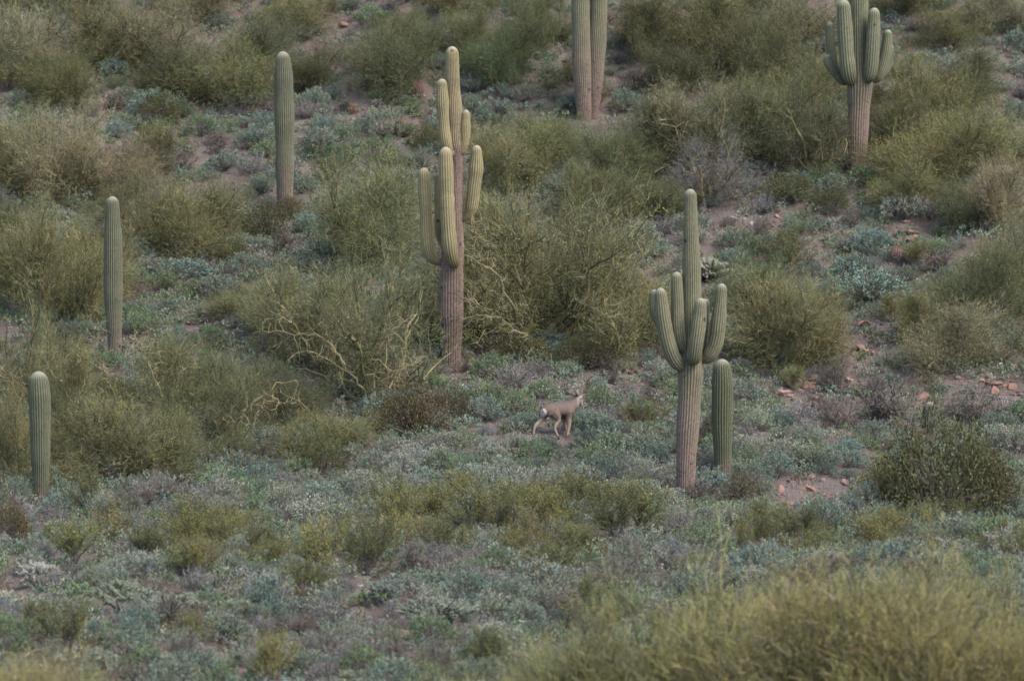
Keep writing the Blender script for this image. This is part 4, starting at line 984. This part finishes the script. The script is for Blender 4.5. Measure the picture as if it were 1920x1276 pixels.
# ------------------------------------------------------------------ the deer
def deer():
    g = ground_at(1047.8, 821); s = float(to_px(g)[2]); k = s * 7.97
    K = .42
    def P(zx, zy, lat=0.0):
        x = (zx - 700) / k; z = (1125 - zy) / k
        # heading leans away from the camera; lat is across the body (positive = far side)
        return np.array([x - lat * .40, (zx - 700) / k * K + lat * .9, z])
    root = link('deer', None); root.location = g
    thing(root, 'brown mule deer buck with wide antlers walking between the tall and candelabra saguaros', 'deer')
    def gz(p): return float(height(g[0] + p[0], g[1] + p[1])) - g[2]
    mb = MB()
    def limb(pts, rad, n=14, sides=12): add_tube(mb, spline(pts, n), np.interp(np.linspace(0, len(rad) - 1, n), np.arange(len(rad)), rad), sides, cap=True)
    # trunk: rump to chest, then neck, head
    limb([P(455, 735), P(520, 715), P(620, 705), P(720, 705), P(800, 705), P(860, 700), P(900, 690)], np.array([62, 98, 112, 118, 132, 120, 85]) / k, 26, 18)
    limb([P(760, 690), P(800, 745), P(815, 780)], np.array([95, 92, 60]) / k)
    limb([P(620, 740), P(720, 755), P(780, 770)], np.array([70, 84, 70]) / k)
    limb([P(850, 680), P(905, 640), P(950, 590), P(978, 540)], np.array([110, 92, 70, 52]) / k, 14, 14)
    limb([P(965, 525), P(990, 540), P(1020, 592), P(1038, 636), P(1046, 662)], np.array([44, 52, 44, 29, 20]) / k, 14, 12)
    for lat, zx, zy in ((-.08, 945, 415), (.10, 1005, 415)):       # ears
        limb([P(978, 520, lat * .6), P((975 + zx) / 2, 465, lat), P(zx, zy, lat)], np.array([20, 31, 8]) / k, 8, 8)
    limb([P(452, 690), P(448, 730), P(458, 790)], np.array([16, 16, 10]) / k, 8, 8)     # tail
    L = 0.11
    def leg(pts, rad):
        pts[-1][2] = gz(pts[-1]) + .02
        limb(pts, np.array(rad) * np.array([1, .92, .84, .8, .8, .85]) / k, 20, 10); return pts[-1]
    # far hind leg trailing, near hind leg under the body, the two front legs crossing
    leg([P(500, 720, L), P(485, 800, L), P(440, 875, L), P(372, 945, L), P(352, 1010, L), P(345, 1060, L)], [85, 70, 46, 32, 22, 20])
    leg([P(570, 720, -L), P(628, 790, -L), P(655, 860, -L), P(615, 975, -L), P(645, 1060, -L), P(682, 1118, -L)], [100, 88, 58, 30, 22, 22])
    leg([P(815, 730, -L), P(820, 830, -L), P(828, 920, -L), P(820, 1010, -L), P(803, 1080, -L), P(800, 1125, -L)], [80, 54, 36, 27, 20, 21])
    leg([P(800, 740, L), P(800, 850, L), P(812, 930, L), P(838, 1010, L), P(868, 1085, L), P(885, 1120, L)], [75, 50, 34, 26, 19, 20])
    tmp = bpy.data.objects.new('deer_form', mb.mesh('deer_form', [M_fur])); COL.objects.link(tmp)
    md = tmp.modifiers.new('r', 'REMESH'); md.mode = 'VOXEL'; md.voxel_size = .013
    sm = tmp.modifiers.new('s', 'SMOOTH'); sm.iterations = 4; sm.factor = .5
    me = bpy.data.meshes.new_from_object(tmp.evaluated_get(bpy.context.evaluated_depsgraph_get()))
    bpy.data.objects.remove(tmp)
    n = len(me.vertices); co = np.zeros(n * 3); me.vertices.foreach_get('co', co); co = co.reshape(-1, 3)
    no = np.zeros(n * 3); me.vertices.foreach_get('normal', no); no = no.reshape(-1, 3)
    zx = co[:, 0] * k + 700; zy = 1125 - co[:, 2] * k
    def mixv(c, f, col): return c * (1 - f[:, None]) + np.array(col) * f[:, None]
    st = lambda a, b, x: np.clip((x - a) / (b - a), 0, 1)
    c = np.tile(np.array([.150, .105, .079]), (n, 1))
    c = mixv(c, st(.2, .9, no[:, 2]) * st(800, 600, zy) * .75, (.085, .068, .063))
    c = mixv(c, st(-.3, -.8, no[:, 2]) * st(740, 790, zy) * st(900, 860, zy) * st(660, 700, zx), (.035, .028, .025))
    c = mixv(c, st(790, 900, zy), (.32, .235, .17))
    c = mixv(c, st(1085, 1100, zy), (.06, .05, .045))
    c = mixv(c, st(62, 42, np.hypot((zx - 468) * 1.0, (zy - 742) * .85)) * st(.3, -.1, co[:, 1] - (zx - 700) / k * K), (.64, .53, .41))
    c = mixv(c, st(600, 650, zy) * st(985, 1000, zx) * st(740, 700, zy), (.42, .36, .31))
    c = mixv(c, st(960, 985, zx) * st(490, 520, zy) * st(690, 650, zy) * .55, (.30, .25, .22))
    c = mixv(c, st(930, 950, zx) * st(505, 470, zy) * .8, (.25, .19, .15))
    ca = me.color_attributes.new('Col', 'FLOAT_COLOR', 'POINT'); ca.data.foreach_set('color', np.concatenate([c, np.ones((n, 1))], 1).astype(np.float32).ravel())
    me.materials.clear(); me.materials.append(M_fur)
    me.polygons.foreach_set('use_smooth', np.ones(len(me.polygons), bool))
    link('body', me, root)
    M_ant = bark_material('antler', [(.3, (.07, .042, .028)), (.7, (.17, .10, .06))], 12)
    for paths in (
        [[(962, 500, -.06), (915, 485, -.22), (850, 455, -.36), (800, 405, -.40), (783, 330, -.40), (775, 240, -.34)], [(800, 405, -.40), (835, 330, -.32), (862, 245, -.25)], [(783, 330, -.40), (800, 280, -.36), (818, 215, -.30)]],
        [[(990, 500, .06), (1040, 470, .18), (1095, 435, .26), (1118, 380, .28), (1124, 310, .28), (1112, 235, .24)], [(1095, 435, .26), (1150, 390, .22), (1172, 300, .18)], [(1122, 340, .28), (1145, 290, .22), (1150, 235, .2)]]):
        a = MB()
        for j, pp in enumerate(paths):
            q = np.array([[(x - 700) / k, (980 - 700) / k * K + l * .6, (1125 - z) / k] for x, z, l in pp])
            add_tube(a, spline(q, 14), np.linspace(19 if j == 0 else 14, 6, 14) / k, 7, cap=True)
        link('antler', a.mesh('antler', [M_ant], True), root)
    e = MB(); add_tube(e, [P(1012, 552, -.085), P(1018, 552, -.095), P(1022, 552, -.1)], np.array([3, 9, 4]) / k, 8, cap=True)
    M_eye = bark_material('eye', [(.3, (.01, .008, .008)), (.7, (.02, .015, .012))], 3)
    link('eye', e.mesh('eye', [M_eye], True), root)
deer()
write_labels()
